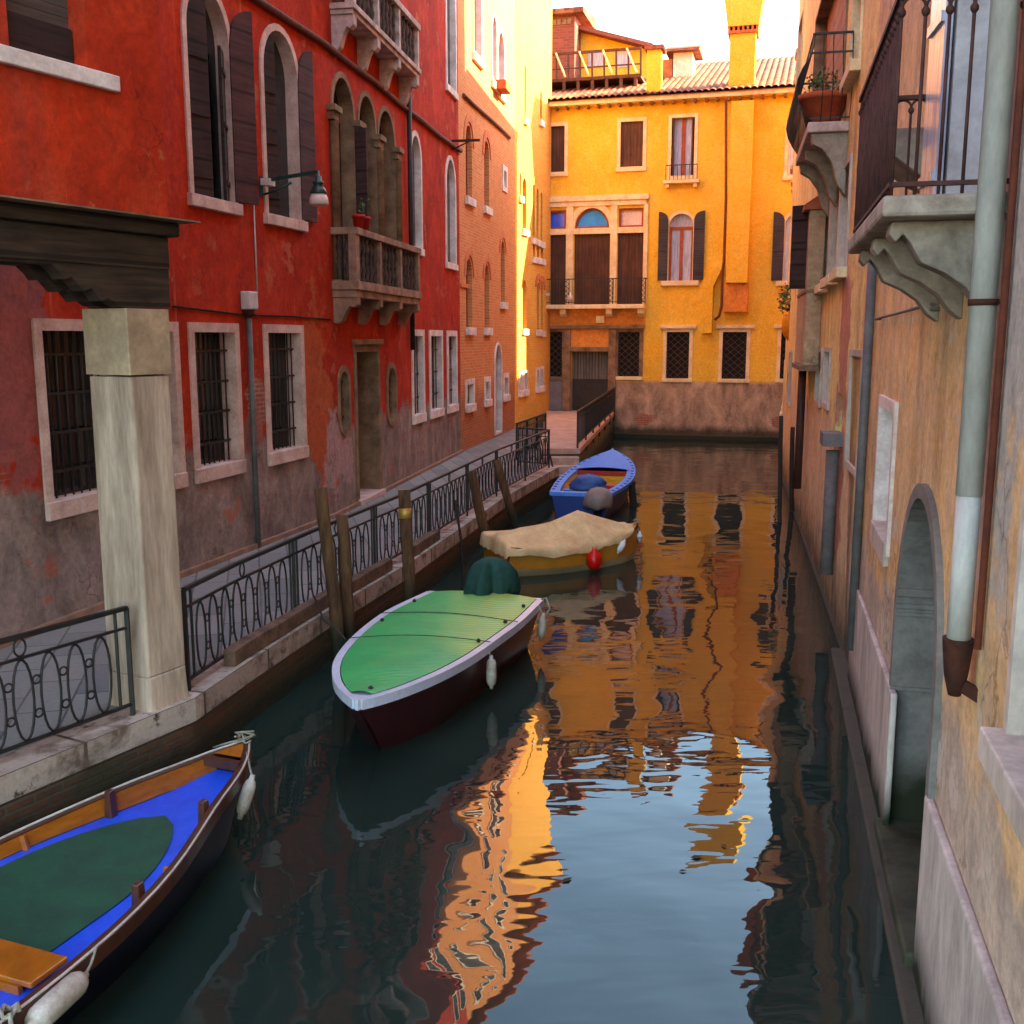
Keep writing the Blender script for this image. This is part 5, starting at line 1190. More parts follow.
# hanging basket, far right bank
r4_mat = plaster('amber_plaster', srgb(236, 168, 96), srgb(214, 142, 84), srgb(240, 184, 120), low=(1.6, 1.0, srgb(190, 140, 104), srgb(160, 120, 96)), streak=.35, damp=.2)
r4 = bldR('amber_house', 'narrow amber house at the far end of the right bank', WR4, WR4.P(3, 0, 0))
for q in (1.0, 3.6, 5.4):
    for z in (1.6, 5.2, 8.8, 12.0): r4.opening(rect(q, q + .75, z, z + 1.5), WR4, dep=.2, pane='shut_grey' if z > 4 else 'dark', frame='frame_cream', fw=.1, sill=(.12, .1, .1, 'frame_cream'))
TOP4 = 16.6
r4.wallmesh(r4_mat, 0, WR4.L, -.5, TOP4, 12, WR4); roofcap(r4, WR4, 0, WR4.L, TOP4, 12, roofm)
qb = on_z(792, 322, 4.3); rb = ray(790, 327); tt = 29.0 / rb.y; qb = Vector((0, 0, CAM_Z)) + rb * tt
root = tag(empty('hanging_planter', qb), 'yellow and orange hanging planter with a flowering plant on the far right bank', 'planter')
m = MB(); m.lathe(qb - Vector((0, 0, .32)), [(.02, -.08), (.1, 0), (.19, .12), (.23, .3), (.22, .52), (.18, .66)], 14); obj('pot', m, plain('yellow_pot', srgb(228, 150, 30), srgb(206, 90, 24), .5, 2.0), root)
obj('foliage', foliage('', qb + Vector((0, 0, .75)), .42, 500, None, 5, .1, 1.1), M['leaf'], root); obj('flowers', foliage('', qb + Vector((0, 0, .8)), .42, 60, None, 9, .08), M['flower'], root)
m = MB(); un = (qb.xy - WR2.p0).dot(WR2.d); m.tube([WR2.P(un, qb.z + .45, -.02), WR2.P(un, qb.z + .5, .3), Vector((qb.x, qb.y, qb.z + .48))], .02, 6); obj('bracket', m, M['iron'], root)
# grey ducts and brown pipe low on the pink house
ud = WR2.U(829, 520, .1)
m = MB(); m.tube([WR2.P(ud, .6, .1), WR2.P(ud, WR2.Z(834, 452, .1), .1)], .09, 10); m.wbox(WR2, ud - .3, ud + .2, WR2.Z(834, 444, .1) - .02, WR2.Z(834, 440, .1) + .1, 0, .26)
wall_thing('drainpipe', 'grey duct with a boxy head low on the pink peeling wall', 'drainpipe', m, plain('duct', srgb(118, 110, 110), srgb(92, 84, 84), .7, 4), WR2.P(ud, .6, .1))
ud = WR2.U(802, 430, .1); m = MB(); m.tube([WR2.P(ud, .9, .14), WR2.P(ud, oz0 - .05, .14)], .08, 10)
wall_thing('drainpipe', 'dark brown pipe dropping from the underside of the oriel on the pink house', 'drainpipe', m, plain('brown_pipe_dark', srgb(74, 44, 38), srgb(50, 32, 28), .6, 5), WR2.P(ud, .9, .14))
# unseen house-shaped blocker added behind the right bank to keep sun off the landing
m = MB(); m.hexa([(15.5, 36.2, -1), (22, 36.2, -1), (22, 42, -1), (15.5, 42, -1), (15.5, 36.2, 11.8), (22, 36.2, 11.8), (22, 42, 11.8), (15.5, 42, 11.8)])
sh_root = tag(empty('side_canal_sun_blocker', (15.5, 39, 0)), 'unseen house-shaped sun blocker added down the side canal behind the amber house', 'house'); obj('wall', m, r4_mat, sh_root)
m = MB(); m.hexa([(15.2, 35.9, 11.802), (22.3, 35.9, 11.802), (22.3, 42.3, 11.802), (15.2, 42.3, 11.802), (17.5, 37.5, 12.6), (20, 37.5, 12.6), (20, 40.5, 12.6), (17.5, 40.5, 12.6)]); obj('roof', m, roofm, sh_root)
# ------------------------------------------------------------------ IRON RAILINGS
def path_len(path): return sum((b - a).length for a, b in zip(path, path[1:]))
def path_at(path, s):
    for a, b in zip(path, path[1:]):
        L = (b - a).length
        if s <= L or b is path[-1]: return a + (b - a) * (s / L), (b - a).normalized()
        s -= L
def oval_railing(name, label, path, z, h=.95, bay=2.35, pitch=.225, first=0.0, group=None, post_w=.035):
    """path: list of 2D points at the foot of the railing"""
    L = path_len(path); a, _ = path_at(path, 0)
    root = tag(empty(name, (a.x, a.y, z)), label, 'railing', group)
    def at(s): p, t = path_at(path, max(0, min(L, s))); return p, t
    pts = [at(L * i / max(1, int(L / .4)))[0] for i in range(int(L / .4) + 1)]
    for nm, zz, r in (('top_rail', z + h, .022), ('upper_rail', z + h - .17, .013), ('lower_rail', z + .1, .015)):
        m = MB()
        keep = [path[0]] + list(path[1:])
        for p, q in zip(keep, keep[1:]): m.bar(Vector((p.x, p.y, zz)), Vector((q.x, q.y, zz)), r * 2, r * 1.6)
        obj(nm, m, M['iron'], root)
    nb = max(1, round(L / bay)); bw = L / nb
    for b in range(nb + 1):
        s = b * bw
        for off in (-.09, 0.0, .09) if 0 < b < nb else ((0, .12) if b == 0 else (-.12, 0)):
            p, t = at(s + off); m = MB(); w_ = post_w if off == 0 else .022
            m.bar(Vector((p.x, p.y, z - .02 if off == 0 else z + .09)), Vector((p.x, p.y, z + h)), w_, w_); obj('post', m, M['iron'], root)
    zl, zu = z + .115, z + h - .185; zc, hh = (zl + zu) / 2, (zu - zl) / 2
    for b in range(nb):
        s0, s1 = b * bw + .16, (b + 1) * bw - .16; n = max(2, round((s1 - s0) / pitch)); st = (s1 - s0) / n
        for k in range(n):
            s = s0 + (k + .5) * st; p, t = at(s); m = MB(); t3 = Vector((t.x, t.y, 0))
            m.tube([Vector((p.x, p.y, zc + hh * math.sin(a_ * math.pi / 9))) + t3 * (st * .36 * math.cos(a_ * math.pi / 9)) for a_ in range(18)], .011, 5, closed=True)
            if k < n - 1:
                q, _ = at(s + st / 2); R_ = st * .13
                for zz in (zc + hh * .42, zc - hh * .42):
                    m.tube([Vector((q.x, q.y, zz + R_ * 1.1 * math.sin(a_ * math.pi / 5))) + t3 * (R_ * 1.1 * math.cos(a_ * math.pi / 5)) for a_ in range(10)], .009, 5, closed=True)
            obj('oval_bar', m, M['iron'], root)
        p, t = at((s0 + s1) / 2); t3 = Vector((t.x, t.y, 0)); zz = z + h - .085; m = MB()
        m.tube([Vector((p.x, p.y, zz + .07 * math.sin(a_ * math.pi / 6))) + t3 * (.05 * math.cos(a_ * math.pi / 6)) for a_ in range(12)], .009, 5, closed=True); obj('top_ring', m, M['iron'], root)
    return root
rp = inset(coping, .2)
a = on_z(133, 715, QZ); lp_ = [Vector((-5.3, 4.75)) + Vector((-.05, .1)), rp[2], Vector((a.x, a.y))]
lp_[0] = rp[2] + (rp[1] - rp[2]).normalized() * 2.6
oval_railing('iron_railing', 'black iron railing with tall ovals, shorter run left of the stone column', lp_, QZ, bay=2.2, pitch=.235)
b_ = on_z(189, 690, QZ); main = [Vector((b_.x, b_.y))] + [rp[5]] + rp[6:-1] + [rp[-1] - (rp[-1] - rp[-2]).normalized() * .25]
oval_railing('iron_railing', 'long black iron railing with tall ovals from the stone column to the landing', main, QZ, bay=2.45, pitch=.27)
e2 = main[-1]; oval_railing('iron_railing', 'short black iron railing returning across the end of the quay', [e2, Vector((e2.x - .75, e2.y + .55))], QZ, bay=1.2, pitch=.25)
def bar_railing(label, p0, p1, z, h, n, posts=4):
    p0 = Vector((p0[0], p0[1], z)); p1 = Vector((p1[0], p1[1], z)); up = Vector((0, 0, 1))
    root = tag(empty('iron_railing', p0), label, 'railing')
    for nm, zz, w_ in (('top_rail', h, .05), ('lower_rail', .12, .035), ('upper_rail', h - .16, .03)):
        m = MB(); m.bar(p0 + up * zz, p1 + up * zz, w_); obj(nm, m, M['iron'], root)
    for i in range(n):
        q = p0.lerp(p1, i / (n - 1)); m = MB(); big = i % ((n - 1) // posts) == 0
        m.bar(q - up * (.3 if big else -.1), q + up * h, .05 if big else .02); obj('post' if big else 'baluster', m, M['iron'], root)
bar_railing('black iron bar railing along the outer edge of the stone landing, over the water', (1.72, 27.15), (3.96, 40.3), LZ, .95, 61, 6)
bar_railing('black iron bar railing on the inner side of the landing, against the brick houses', (.12, 27.6), (1.02, 31.4), QZ, .95, 25, 3)

# ------------------------------------------------------------------ MOORING POSTS, timber baulks
def post(label, p0, p1, r0, r1, cap=None, seed=0, name='mooring_post', mat='post_wood', group='mooring posts along the quay'):
    r_ = random.Random(seed); p0, p1 = Vector(p0), Vector(p1); n = 9; pts = [p0.lerp(p1, i / n) + Vector((r_.uniform(-.012, .012), r_.uniform(-.012, .012), 0)) for i in range(n + 1)]
    m = MB(); m.tube(pts, [(r0 + (r1 - r0) * i / n) * r_.uniform(.94, 1.06) for i in range(n + 1)], 10)
    if cap is None: return tag(obj(name, m, M[mat], base=p0), label, 'mooring post', group)
    root = tag(empty(name, p0), label, 'mooring post', group); obj('shaft', m, M[mat], root)
    m = MB(); a = p0.lerp(p1, cap); b = p0.lerp(p1, cap + .05); m.tube([a, b], r1 * 1.12, 10); obj('band', m, plain('brass_band', srgb(190, 150, 70), srgb(150, 110, 50), .4, 8, .5, metal=.3), root)
    return root
def at_depth(px, py, Y): r = ray(px, py); t = Y / r.y; return Vector((0, 0, CAM_Z)) + r * t
def pp(label, foot, top, ztop_shift_Y=0.0, r0=.08, r1=.065, zf=-.9, **k):
    f = on_z(foot[0], foot[1], 0.0); t = at_depth(top[0], top[1], f.y + ztop_shift_Y); d = (f - t); f2 = t + d * ((t.z - zf) / (t.z - f.z))
    return post(label, f2, t, r0, r1, **k)
pp('tallest mooring post, leaning towards the red wall, beside the green covered boat', (343, 672), (320, 488), .25, .085, .075, seed=1)
pp('short straight mooring post standing right behind the tallest leaning one', (350, 664), (342, 515), .25, .085, .075, seed=2)
pp('mooring post with a brass band near its top, between quay and green boat', (411, 626), (404, 490), .25, .085, .08, cap=.86, seed=3)
pp('slanting mooring post at the stern of the tarpaulined boat, left one of the pair', (491, 560), (471, 471), .1, .085, .085, seed=4)
pp('slanting mooring post at the stern of the tarpaulined boat, right one of the pair', (517, 534), (497, 460), .15, .085, .085, seed=5)
pp('dark mooring stump standing beside the blue and yellow boat', (633, 506), (632, 481), .0, .09, .08, seed=6, mat='rope_dark')
pp('tall thin dark pole in the water at the far end of the right bank, outermost', (780, 522), (781, 416), .0, .05, .045, seed=7, mat='rope_dark')
pp('thin dark pole close to the wall of the right bank, next to the outermost pole', (791, 512), (793, 427), .0, .06, .05, seed=8, mat='rope_dark')
def iron_rod(label, foot, top, Yt):
    f = on_z(*foot, 0.0); t = at_depth(*top, f.y + Yt); m = MB(); mid = f.lerp(t, .5) + Vector((.03, 0, 0)); m.tube([f - Vector((0, 0, .5)), f, mid, t], .022, 6)
    tag(obj('mooring_rod', m, M['rope_dark'], base=f), label, 'rod', 'iron rods along the quay')
iron_rod('thin black rod leaning on the quay edge left of the tallest mooring post', (331, 640), (322, 528), .1)
iron_rod('thin black rod leaning between the brass banded post and the slanting pair', (463, 575), (455, 500), .0)
iron_rod('thin black rod leaning on the quay edge past the slanting pair of posts', (556, 492), (550, 455), .0)
# brown timber baulks lying along the kerb
def baulk(label, s0, s1, seed):
    P_ = inset(coping, .06); L = path_len(P_)
    def near(px, py): q = on_z(px, py, QZ); best = min(((path_at(P_, L * i / 400)[0] - q.xy).length, i) for i in range(401)); return L * best[1] / 400
    a, b = near(*s0), near(*s1); m = MB(); rows = []; r_ = random.Random(seed)
    for i in range(13):
        p, t = path_at(P_, a + (b - a) * i / 12); n = Vector((-t.y, t.x)); hh = .17 + r_.uniform(-.008, .008)
        rows.append([Vector((p.x + n.x * o, p.y + n.y * o, QZ + z)) for o, z in ((0.0, .004), (.0, hh), (.13, hh), (.13, .004))])
    m.grid(rows, closed=True, smooth=False, caps=True)
    tag(obj('timber_baulk', m, M['baulk'], base=rows[0][0], bevel=.012), label, 'timber beam', 'timber baulks on the quay edge')
baulk('long brown timber baulk on the quay edge below the railing, nearest the column', (240, 668), (402, 571), 1)
baulk('shorter brown timber baulk on the quay edge past the brass banded post', (414, 560), (440, 540), 2)

# ------------------------------------------------------------------ BOATS
class Boat:
    """local frame: s runs from the bow aft (metres), w to starboard as seen from the bow (right of the axis looking aft is -)"""
    def __init__(s, label, name, bow, aft_dir, st, base_z=0.0, group='moored boats', flip=False):
        s.b = Vector((bow[0], bow[1])); s.a = Vector(aft_dir).normalized(); s.r = Vector((s.a.y, -s.a.x)) * (-1 if flip else 1); s.st = st
        s.root = tag(empty(name, (s.b.x, s.b.y, 0)), label, 'boat', group)
    def P(s, t, w, z): q = s.b + s.a * t + s.r * w; return Vector((q.x, q.y, z))
    def at(s, t):
        S_ = s.st
        for a, b in zip(S_, S_[1:]):
            if t <= b[0] or b is S_[-1]:
                f = max(0, min(1, (t - a[0]) / (b[0] - a[0]))); f2 = f
                return [a[i] + (b[i] - a[i]) * f2 for i in range(len(a))]
    def smooth(s, n=28):
        """resample the stations with Catmull-Rom so that the outline is fair"""
        S_ = s.st; out = []
        for i in range(n + 1):
            T = S_[0][0] + (S_[-1][0] - S_[0][0]) * (i / n) ** 1.35
            k = max(j for j in range(len(S_) - 1) if S_[j][0] <= T + 1e-9)
            p0, p1, p2, p3 = S_[max(k - 1, 0)], S_[k], S_[k + 1], S_[min(k + 2, len(S_) - 1)]
            f = (T - p1[0]) / (p2[0] - p1[0]); row = [T]
            for c in range(1, len(p1)):
                m1 = (p2[c] - p0[c]) / (p2[0] - p0[0]) * (p2[0] - p1[0]); m2 = (p3[c] - p1[c]) / (p3[0] - p1[0]) * (p2[0] - p1[0])
                f2, f3 = f * f, f * f * f
                row.append((2 * f3 - 3 * f2 + 1) * p1[c] + (f3 - 2 * f2 + f) * m1 + (-2 * f3 + 3 * f2) * p2[c] + (f3 - f2) * m2)
            out.append(row)
        return out
    def hull(s, mat, flare=.8, keel=-.25, band=None, bmat=None, n=28, rake=.12):
        """outer skin: station = (t, w_left, w_right, sheer z)"""
        rows = []; rs = s.smooth(n); T1 = rs[-1][0]
        for (t, wl, wr, z) in rs:
            rk = rake * max(0, 1 - t / 1.2)
            sec = [(-wl, z, 0), (-wl * .97, z - .07, rk * .1), (-wl * (.5 + flare / 2), z * .5, rk * .5), (-wl * flare, .0, rk), (-wl * flare * .6, keel * .8, rk * 1.5), (0, keel, rk * 1.7), (wr * flare * .6, keel * .8, rk * 1.5), (wr * flare, .0, rk), (wr * (.5 + flare / 2), z * .5, rk * .5), (wr * .97, z - .07, rk * .1), (wr, z, 0)]
            rows.append([s.P(t + q, w, zz) for w, zz, q in sec])
        m = MB(); m.grid(rows, smooth=True); m.face(rows[-1]); m.face(rows[0]); h = obj('hull', m, mat, s.root)
        return h, rs
    def strip(s, name, mat, rs, inn, up, out=.015, drop=.04, parent=None, transom=True):
        """gunwale: a capping board that follows the sheer on both sides"""
        m = MB(); k = len(rs)
        for side in (-1, 1):
            rows = []
            for i, (t, wl, wr, z) in enumerate(rs):
                w = (wl if side < 0 else wr); f = min(1, w / max(inn, .01)); io = max(w - inn, -.0) if w > inn else 0
                rows.append([s.P(t, side * (w + out), z - drop), s.P(t, side * (w + out), z + up), s.P(t + (0.0 if w > inn else inn * (1 - w / inn)), side * io, z + up), s.P(t + (0.0 if w > inn else inn * (1 - w / inn)), side * io, z - drop)])
            m.grid(rows, closed=True, smooth=False, caps=True)
        if True:
            t0, wl0, wr0, z0 = rs[0]; b_ = s.at(.14); m.hexa([s.P(a, b, z0 - drop) for a, b in ((-.025, -.012), (-.025, .012), (.14, b_[2] * .8), (.14, -b_[1] * .8))] + [s.P(a, b, zz) for a, b, zz in ((-.025, -.012, z0 + up + .01), (-.025, .012, z0 + up + .01), (.14, b_[2] * .8, b_[3] + up + .003), (.14, -b_[1] * .8, b_[3] + up + .003))])
        if transom:
            t, wl, wr, z = rs[-1]; m.hexa([s.P(t - inn * .8, -wl, z - drop), s.P(t + out, -wl, z - drop), s.P(t + out, wr, z - drop), s.P(t - inn * .8, wr, z - drop), s.P(t - inn * .8, -wl, z + up + .002), s.P(t + out, -wl, z + up + .002), s.P(t + out, wr, z + up + .002), s.P(t - inn * .8, wr, z + up + .002)])
        return obj(name, m, mat, parent or s.root)
    def deck(s, name, mat, rs, t0, t1, shrink, zf, parent=None, crown=0.0, nx=6):
        rows = []
        for (t, wl, wr, z) in rs:
            if t < t0 - 1e-6 or t > t1 + 1e-6: continue
            l, r = max(wl - shrink, .002), max(wr - shrink, .002)
            rows.append([s.P(t, -l + (l + r) * i / nx, (zf(t, z) if callable(zf) else zf) + crown * (1 - (2 * i / nx - 1) ** 2)) for i in range(nx + 1)])
        m = MB(); m.grid(rows, smooth=True); return obj(name, m, mat, parent or s.root)
    def lining(s, mat, rs, shrink, z0, parent=None, name='inner_side', top=0.03, t0=.25, slope=.0):
        objs = []
        for side in (-1, 1):
            rows = []
            for (t, wl, wr, z) in rs:
                if t < t0: continue
                w = (wl if side < 0 else wr); a = max(w - shrink, .004); b = max(w - shrink - slope, .003)
                rows.append([s.P(t, side * a, z - top), s.P(t, side * b, z0)])
            m = MB(); m.grid(rows, smooth=True); objs.append(obj(name, m, mat, parent or s.root))
        return objs
def fender(label, p, L, r, axis=(0, 0, 1), mat='fender', rope_to=None, cat='fender', name='fender'):
    p = Vector(p); ax = Vector(axis).normalized(); root = tag(empty(name, p), label, cat, 'fenders and buoys hanging from the boats')
    m = MB(); m.lathe(p - ax * L / 2, [(.018, -.035), (.022, 0), (r * .72, .012), (r * .96, .05), (r, .09), (r, L - .09), (r * .96, L - .05), (r * .72, L - .012), (.022, L), (.018, L + .035)], 14, axis=ax); obj('body', m, M[mat], root)
    if rope_to is not None:
        m = MB(); a = p + ax * (L / 2 + .02); b = Vector(rope_to); m.tube([a, a.lerp(b, .5) + Vector((0, 0, -.02)), b], .009, 5); obj('cord', m, M['rope'], root)
    return root
def paint(name, c, rough=.35, c2=None): return plain(name, c, c2 or tuple(x * .8 for x in c[:3]) + (1,), rough, 5, .45, .12, fine=.16)

# --- nearest boat: blue inside with a green mat, varnished sides
nb = Boat('nearest boat, blue inside with a dark green mat and varnished sides', 'rowing_boat', (-2.14, 7.98), (-.36, -.933),
          [(0, .012, .012, .63), (.22, .15, .15, .61), (.5, .27, .27, .59), (.95, .41, .42, .585), (1.75, .64, .68, .54), (2.4, .74, .8, .52), (3.2, .8, .84, .51), (4.4, .76, .78, .53), (5.6, .55, .56, .6)], flip=True)
navy = plain('navy_hull', srgb(14, 16, 28), srgb(20, 20, 30), .5, 2.5, .15, .05); varn = plain('varnished_wood', srgb(176, 96, 24), srgb(140, 72, 18), .3, 3, .5, .1, stretch=(3, 1, 8), fine=.12); dvar = plain('dark_varnish', srgb(84, 46, 30), srgb(58, 32, 24), .3, 4, .5, .1)
blu = paint('ultramarine', srgb(10, 86, 222), .3, srgb(8, 68, 200)); gmat = paint('green_mat', srgb(18, 74, 48), .7, srgb(14, 56, 38))
h, rs = nb.hull(navy, .72, rake=.3)
nb.strip('gunwale', dvar, rs, .05, .0, .02, .09)
# bright rubbing line on the rail
m = MB()
for side in (-1, 1): m.tube([nb.P(t, side * ((wl if side < 0 else wr) + .005), z + .006) for (t, wl, wr, z) in rs], .009, 6)
obj('rail_trim', m, plain('pale_trim', srgb(205, 190, 180), srgb(170, 150, 140), .35, 6), nb.root)
nb.lining(varn, [r for r in rs], .055, .44, top=.005, t0=.2, slope=.02)
nb.deck('floor', blu, rs, .25, 5.6, .075, lambda t, z: .435 + max(0, .6 - t) * .15)
# mat: pear-shaped sheet on the floor
m = MB(); rows = []
for i in range(25):
    t = 1.02 + (3.2 - 1.02) * i / 24; f = (t - 1.02) / (2.18); wdt = .53 * math.sin(min(1, f * 1.9) * math.pi / 2) ** .62 if f > 0 else .004
    rows.append([nb.P(t, -wdt * .98 + wdt * 1.96 * k / 8, .445) for k in range(9)])
m.grid(rows, smooth=True); obj('floor_mat', m, gmat, nb.root)
def thwart(B, t, wd, z, mat, ext=.03, name='thwart', th=.035):
    _, wl, wr, zz = B.at(t); m = MB(); c = [(t - wd / 2, -wl + ext), (t - wd / 2, wr - ext), (t + wd / 2, wr - ext), (t + wd / 2, -wl + ext)]
    m.hexa([B.P(a, b, z - th) for a, b in c] + [B.P(a, b, z) for a, b in c]); return obj(name, m, mat, B.root, bevel=.008)
thwart(nb, 2.84, .26, .52, varn, .08); m = MB(); m.hexa([nb.P(a, b, .404) for a, b in ((2.95, -.66), (2.95, .66), (2.98, .66), (2.98, -.66))] + [nb.P(a, b, .484) for a, b in ((2.95, -.66), (2.95, .66), (2.98, .66), (2.98, -.66))]); obj('bulkhead', m, varn, nb.root)
m = MB(); rows = [[nb.P(t, w * f, z + .01) for f, w in ((-1, wl - .05), (1, wr - .05))] for (t, wl, wr, z) in rs if .04 < t < .33]; m.grid(rows, smooth=False); obj('foredeck', m, varn, nb.root)
m = MB(); m.bar(nb.P(.34, -.17, .575), nb.P(.34, .17, .575), .05, .07); obj('deck_beam', m, dvar, nb.root)
for t, side in ((1.15, -1), (1.05, 1), (2.05, 1), (2.3, -1)):
    _, wl, wr, z = nb.at(t); w = side * ((wl if side < 0 else wr) - .09)
    m = MB(); m.hexa([nb.P(t - .035, w - .03, z - .16), nb.P(t + .035, w - .03, z - .16), nb.P(t + .035, w + .04, z - .16), nb.P(t - .035, w + .04, z - .16), nb.P(t - .03, w - .02, z + .06), nb.P(t + .03, w - .02, z + .06), nb.P(t + .03, w + .03, z + .06), nb.P(t - .03, w + .03, z + .06)]); obj('oar_post', m, dvar, nb.root, bevel=.008)
for t in (1.75,):
    for side in (-1, 1):
        _, wl, wr, z = nb.at(t); w = side * ((wl if side < 0 else wr) - .06); m = MB(); m.bar(nb.P(t, w, z - .01), nb.P(t, w - side * .03, .42), .035); obj('rib', m, varn, nb.root)
_, wl, wr, z = nb.at(.55); q = nb.P(.55, wr + .1, z - .1); q = nb.P(.5, wr + .04, z); fender('pale fender hanging at the bow of the nearest blue boat', (q.x, q.y, z - .17), .27, .05, (.3, .25, 1), rope_to=nb.P(.2, .13, .63))
_, wl, wr, z = nb.at(2.72); q = nb.P(2.95, wr + .08, z - .07); ax = nb.P(0, 0, 0) - nb.P(1, .12, -.0)
fender('weathered white fender lying along the rail of the nearest blue boat, tied with grey rope', q, .4, .07, ax, rope_to=nb.P(2.6, wr + .02, z + .02))
m = MB(); P0 = nb.P(3.2, wr + .02, z + .02); pts = [P0 + Vector((math.cos(a * .9) * .05 * (1 - a * .03), math.sin(a * .9) * .04, .02 * math.sin(a * 2))) for a in range(14)] + [nb.P(3.26, wr + .1, z - .15), nb.P(3.3, wr + .12, z - .4)]
m.tube(pts, .012, 6); tag(obj('rope', m, M['rope'], base=P0), 'grey rope tied round the rail by the weathered white fender', 'rope')
m = MB(); P0 = nb.P(.02, 0, .66); r_ = random.Random(5)
for k in range(5): m.tube([P0 + Vector((r_.uniform(-.09, .07), r_.uniform(-.07, .05), r_.uniform(-.02, .06))) for _ in range(5)], .008, 5)
m.tube([P0, P0 + Vector((-.12, -.03, -.02)), P0 + Vector((-.3, .1, -.12))], .008, 5)
tag(obj('rope', m, M['rope'], base=P0), 'knotted pale rope on the bow tip of the nearest blue boat', 'rope')

# --- green covered boat
gb = Boat('boat covered with a bright green tarpaulin, pale lilac rail and dark red hull', 'motor_boat', (-1.38, 8.86), (.262, .965),
          [(0, .03, .02, .64), (.2, .22, .13, .63), (.5, .44, .26, .62), (1.0, .68, .42, .61), (1.6, .84, .54, .6), (2.3, .93, .62, .6), (3.1, .95, .69, .6), (4.05, .78, .72, .62)])
mar = paint('maroon_hull', srgb(62, 26, 30), .3); lil = paint('lilac_rail', srgb(206, 208, 222), .35)
h, rs = gb.hull(mar, .74, rake=.5)
gb.strip('gunwale', lil, rs, .06, .02, .025, .07)
def tarp_green():
    t = NT('green_tarpaulin', .5, .35); P = t.pos; uv = t.pos
    vm = t.n('ShaderNodeVectorMath', operation='DOT_PRODUCT'); t.l(P, vm.inputs[0]); vm.inputs[1].default_value = (-.3, .95, 0)
    wv = t.math('SINE', t.math('MULTIPLY', vm.outputs['Value'], 95.0))
    n = t.noise(P, .9, 5, .6, .4); n2 = t.noise(P, 5, 6, .6)
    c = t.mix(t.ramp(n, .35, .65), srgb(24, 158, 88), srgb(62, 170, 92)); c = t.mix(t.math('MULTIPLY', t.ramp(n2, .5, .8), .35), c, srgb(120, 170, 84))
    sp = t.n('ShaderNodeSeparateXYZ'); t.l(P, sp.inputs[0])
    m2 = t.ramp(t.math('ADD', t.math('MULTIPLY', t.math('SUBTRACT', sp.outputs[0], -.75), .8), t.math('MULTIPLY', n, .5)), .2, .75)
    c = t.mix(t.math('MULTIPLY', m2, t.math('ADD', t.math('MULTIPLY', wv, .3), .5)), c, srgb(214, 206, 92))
    t.bump(t.math('ADD', t.math('MULTIPLY', wv, .25), t.math('MULTIPLY', n2, 2.0)), .5, .012); return t.out(c)
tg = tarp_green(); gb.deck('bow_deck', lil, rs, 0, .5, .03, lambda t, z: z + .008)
rows = []
for (t, wl, wr, z) in rs:
    if t < .12: continue
    l, r = max(wl - .07, .01), max(wr - .07, .01); sag = .012 * math.sin(t * 9)
    rows.append([gb.P(t, -l + (l + r) * i / 12, z + .024 + .05 * (1 - abs(2 * i / 12 - 1) ** 2.2) * min(1, t) + sag * math.sin(math.pi * i / 12)) for i in range(13)])
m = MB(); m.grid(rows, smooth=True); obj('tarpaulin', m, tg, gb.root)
for t0, t1 in ((1.85, 2.1), (2.9, 2.95)):
    _, wl, wr, z = gb.at(t0); _, wl2, wr2, z2 = gb.at(t1); m = MB(); m.tube([gb.P(t0 + (t1 - t0) * i / 10, -wl - .02 + (wl + wr2 + .04) * i / 10, z + .04 + .052 * math.sin(math.pi * i / 10)) for i in range(11)], .005, 5); obj('lashing', m, M['rope_dark'], gb.root)
for t, s_ in ((.3, 0), (2.1, 1), (2.9, 1), (3.6, 1), (2.6, -1), (3.5, -1)):
    _, wl, wr, z = gb.at(t); m = MB(); m.lathe(gb.P(t, s_ * ((wr if s_ > 0 else wl) - .11), z + .03), [(.02, 0), (.025, .02), (.012, .035)], 8); obj('cleat', m, M['rope_dark'], gb.root)
_, wl, wr, z = gb.at(1.9)
fender('yellowed fender hanging from the middle of the green covered boat', gb.P(2.05, wr + .07, z - .28), .3, .055, (0, 0, 1), rope_to=gb.P(2.05, wr + .03, z))
_, wl, wr, z = gb.at(3.75); fender('yellowed fender hanging near the stern of the green covered boat', gb.P(3.8, wr + .07, z - .26), .28, .05, (.1, 0, 1), rope_to=gb.P(3.8, wr + .03, z))
# covered outboard motor
def shroud(name, label, c, sz, mat, seed, up=.45, skirt=.1, fold=1.0):
    r_ = random.Random(seed); n = 40; rows = []; prof = [(1.0, -skirt), (1.04, .04), (1.0, .3), (.9, .6), (.66, .85), (.32, .97), (.02, 1.0)]
    ph = [r_.uniform(0, 6.28) for _ in range(4)]
    for (rr, h) in prof:
        row = []
        for k in range(n):
            a = 2 * math.pi * k / n; f = 1 + fold * (.16 * math.sin(3 * a + ph[0] + h * .8) + .1 * math.sin(7 * a + ph[1] + h * 1.5) * (1.1 - h * .7) + .05 * math.sin(13 * a + ph[3]) * (1 - h))
            row.append(Vector(c) + Vector((math.cos(a) * sz[0] * rr * f + h * .04, math.sin(a) * sz[1] * rr * f, h * sz[2] + .02 * math.sin(5 * a + ph[2]) * (1 - h))))
        rows.append(row)
    root = tag(empty(name, c), label, 'outboard motor'); m = MB(); m.grid(rows, closed=True, caps=True); obj('cover', m, mat, root)
    m = MB(); m.tube([Vector(c) + Vector((0, 0, -.0)), Vector(c) + Vector((.02, .1, -.75))], .05, 8); m.hexa([Vector(c) + Vector((x, y, z)) for z in (-.25, .0) for x, y in ((-.07, -.12), (.07, -.12), (.07, .1), (-.07, .1))]); obj('shaft', m, M['dark'], root)
    return root
mc = gb.P(4.12, -.02, .66)
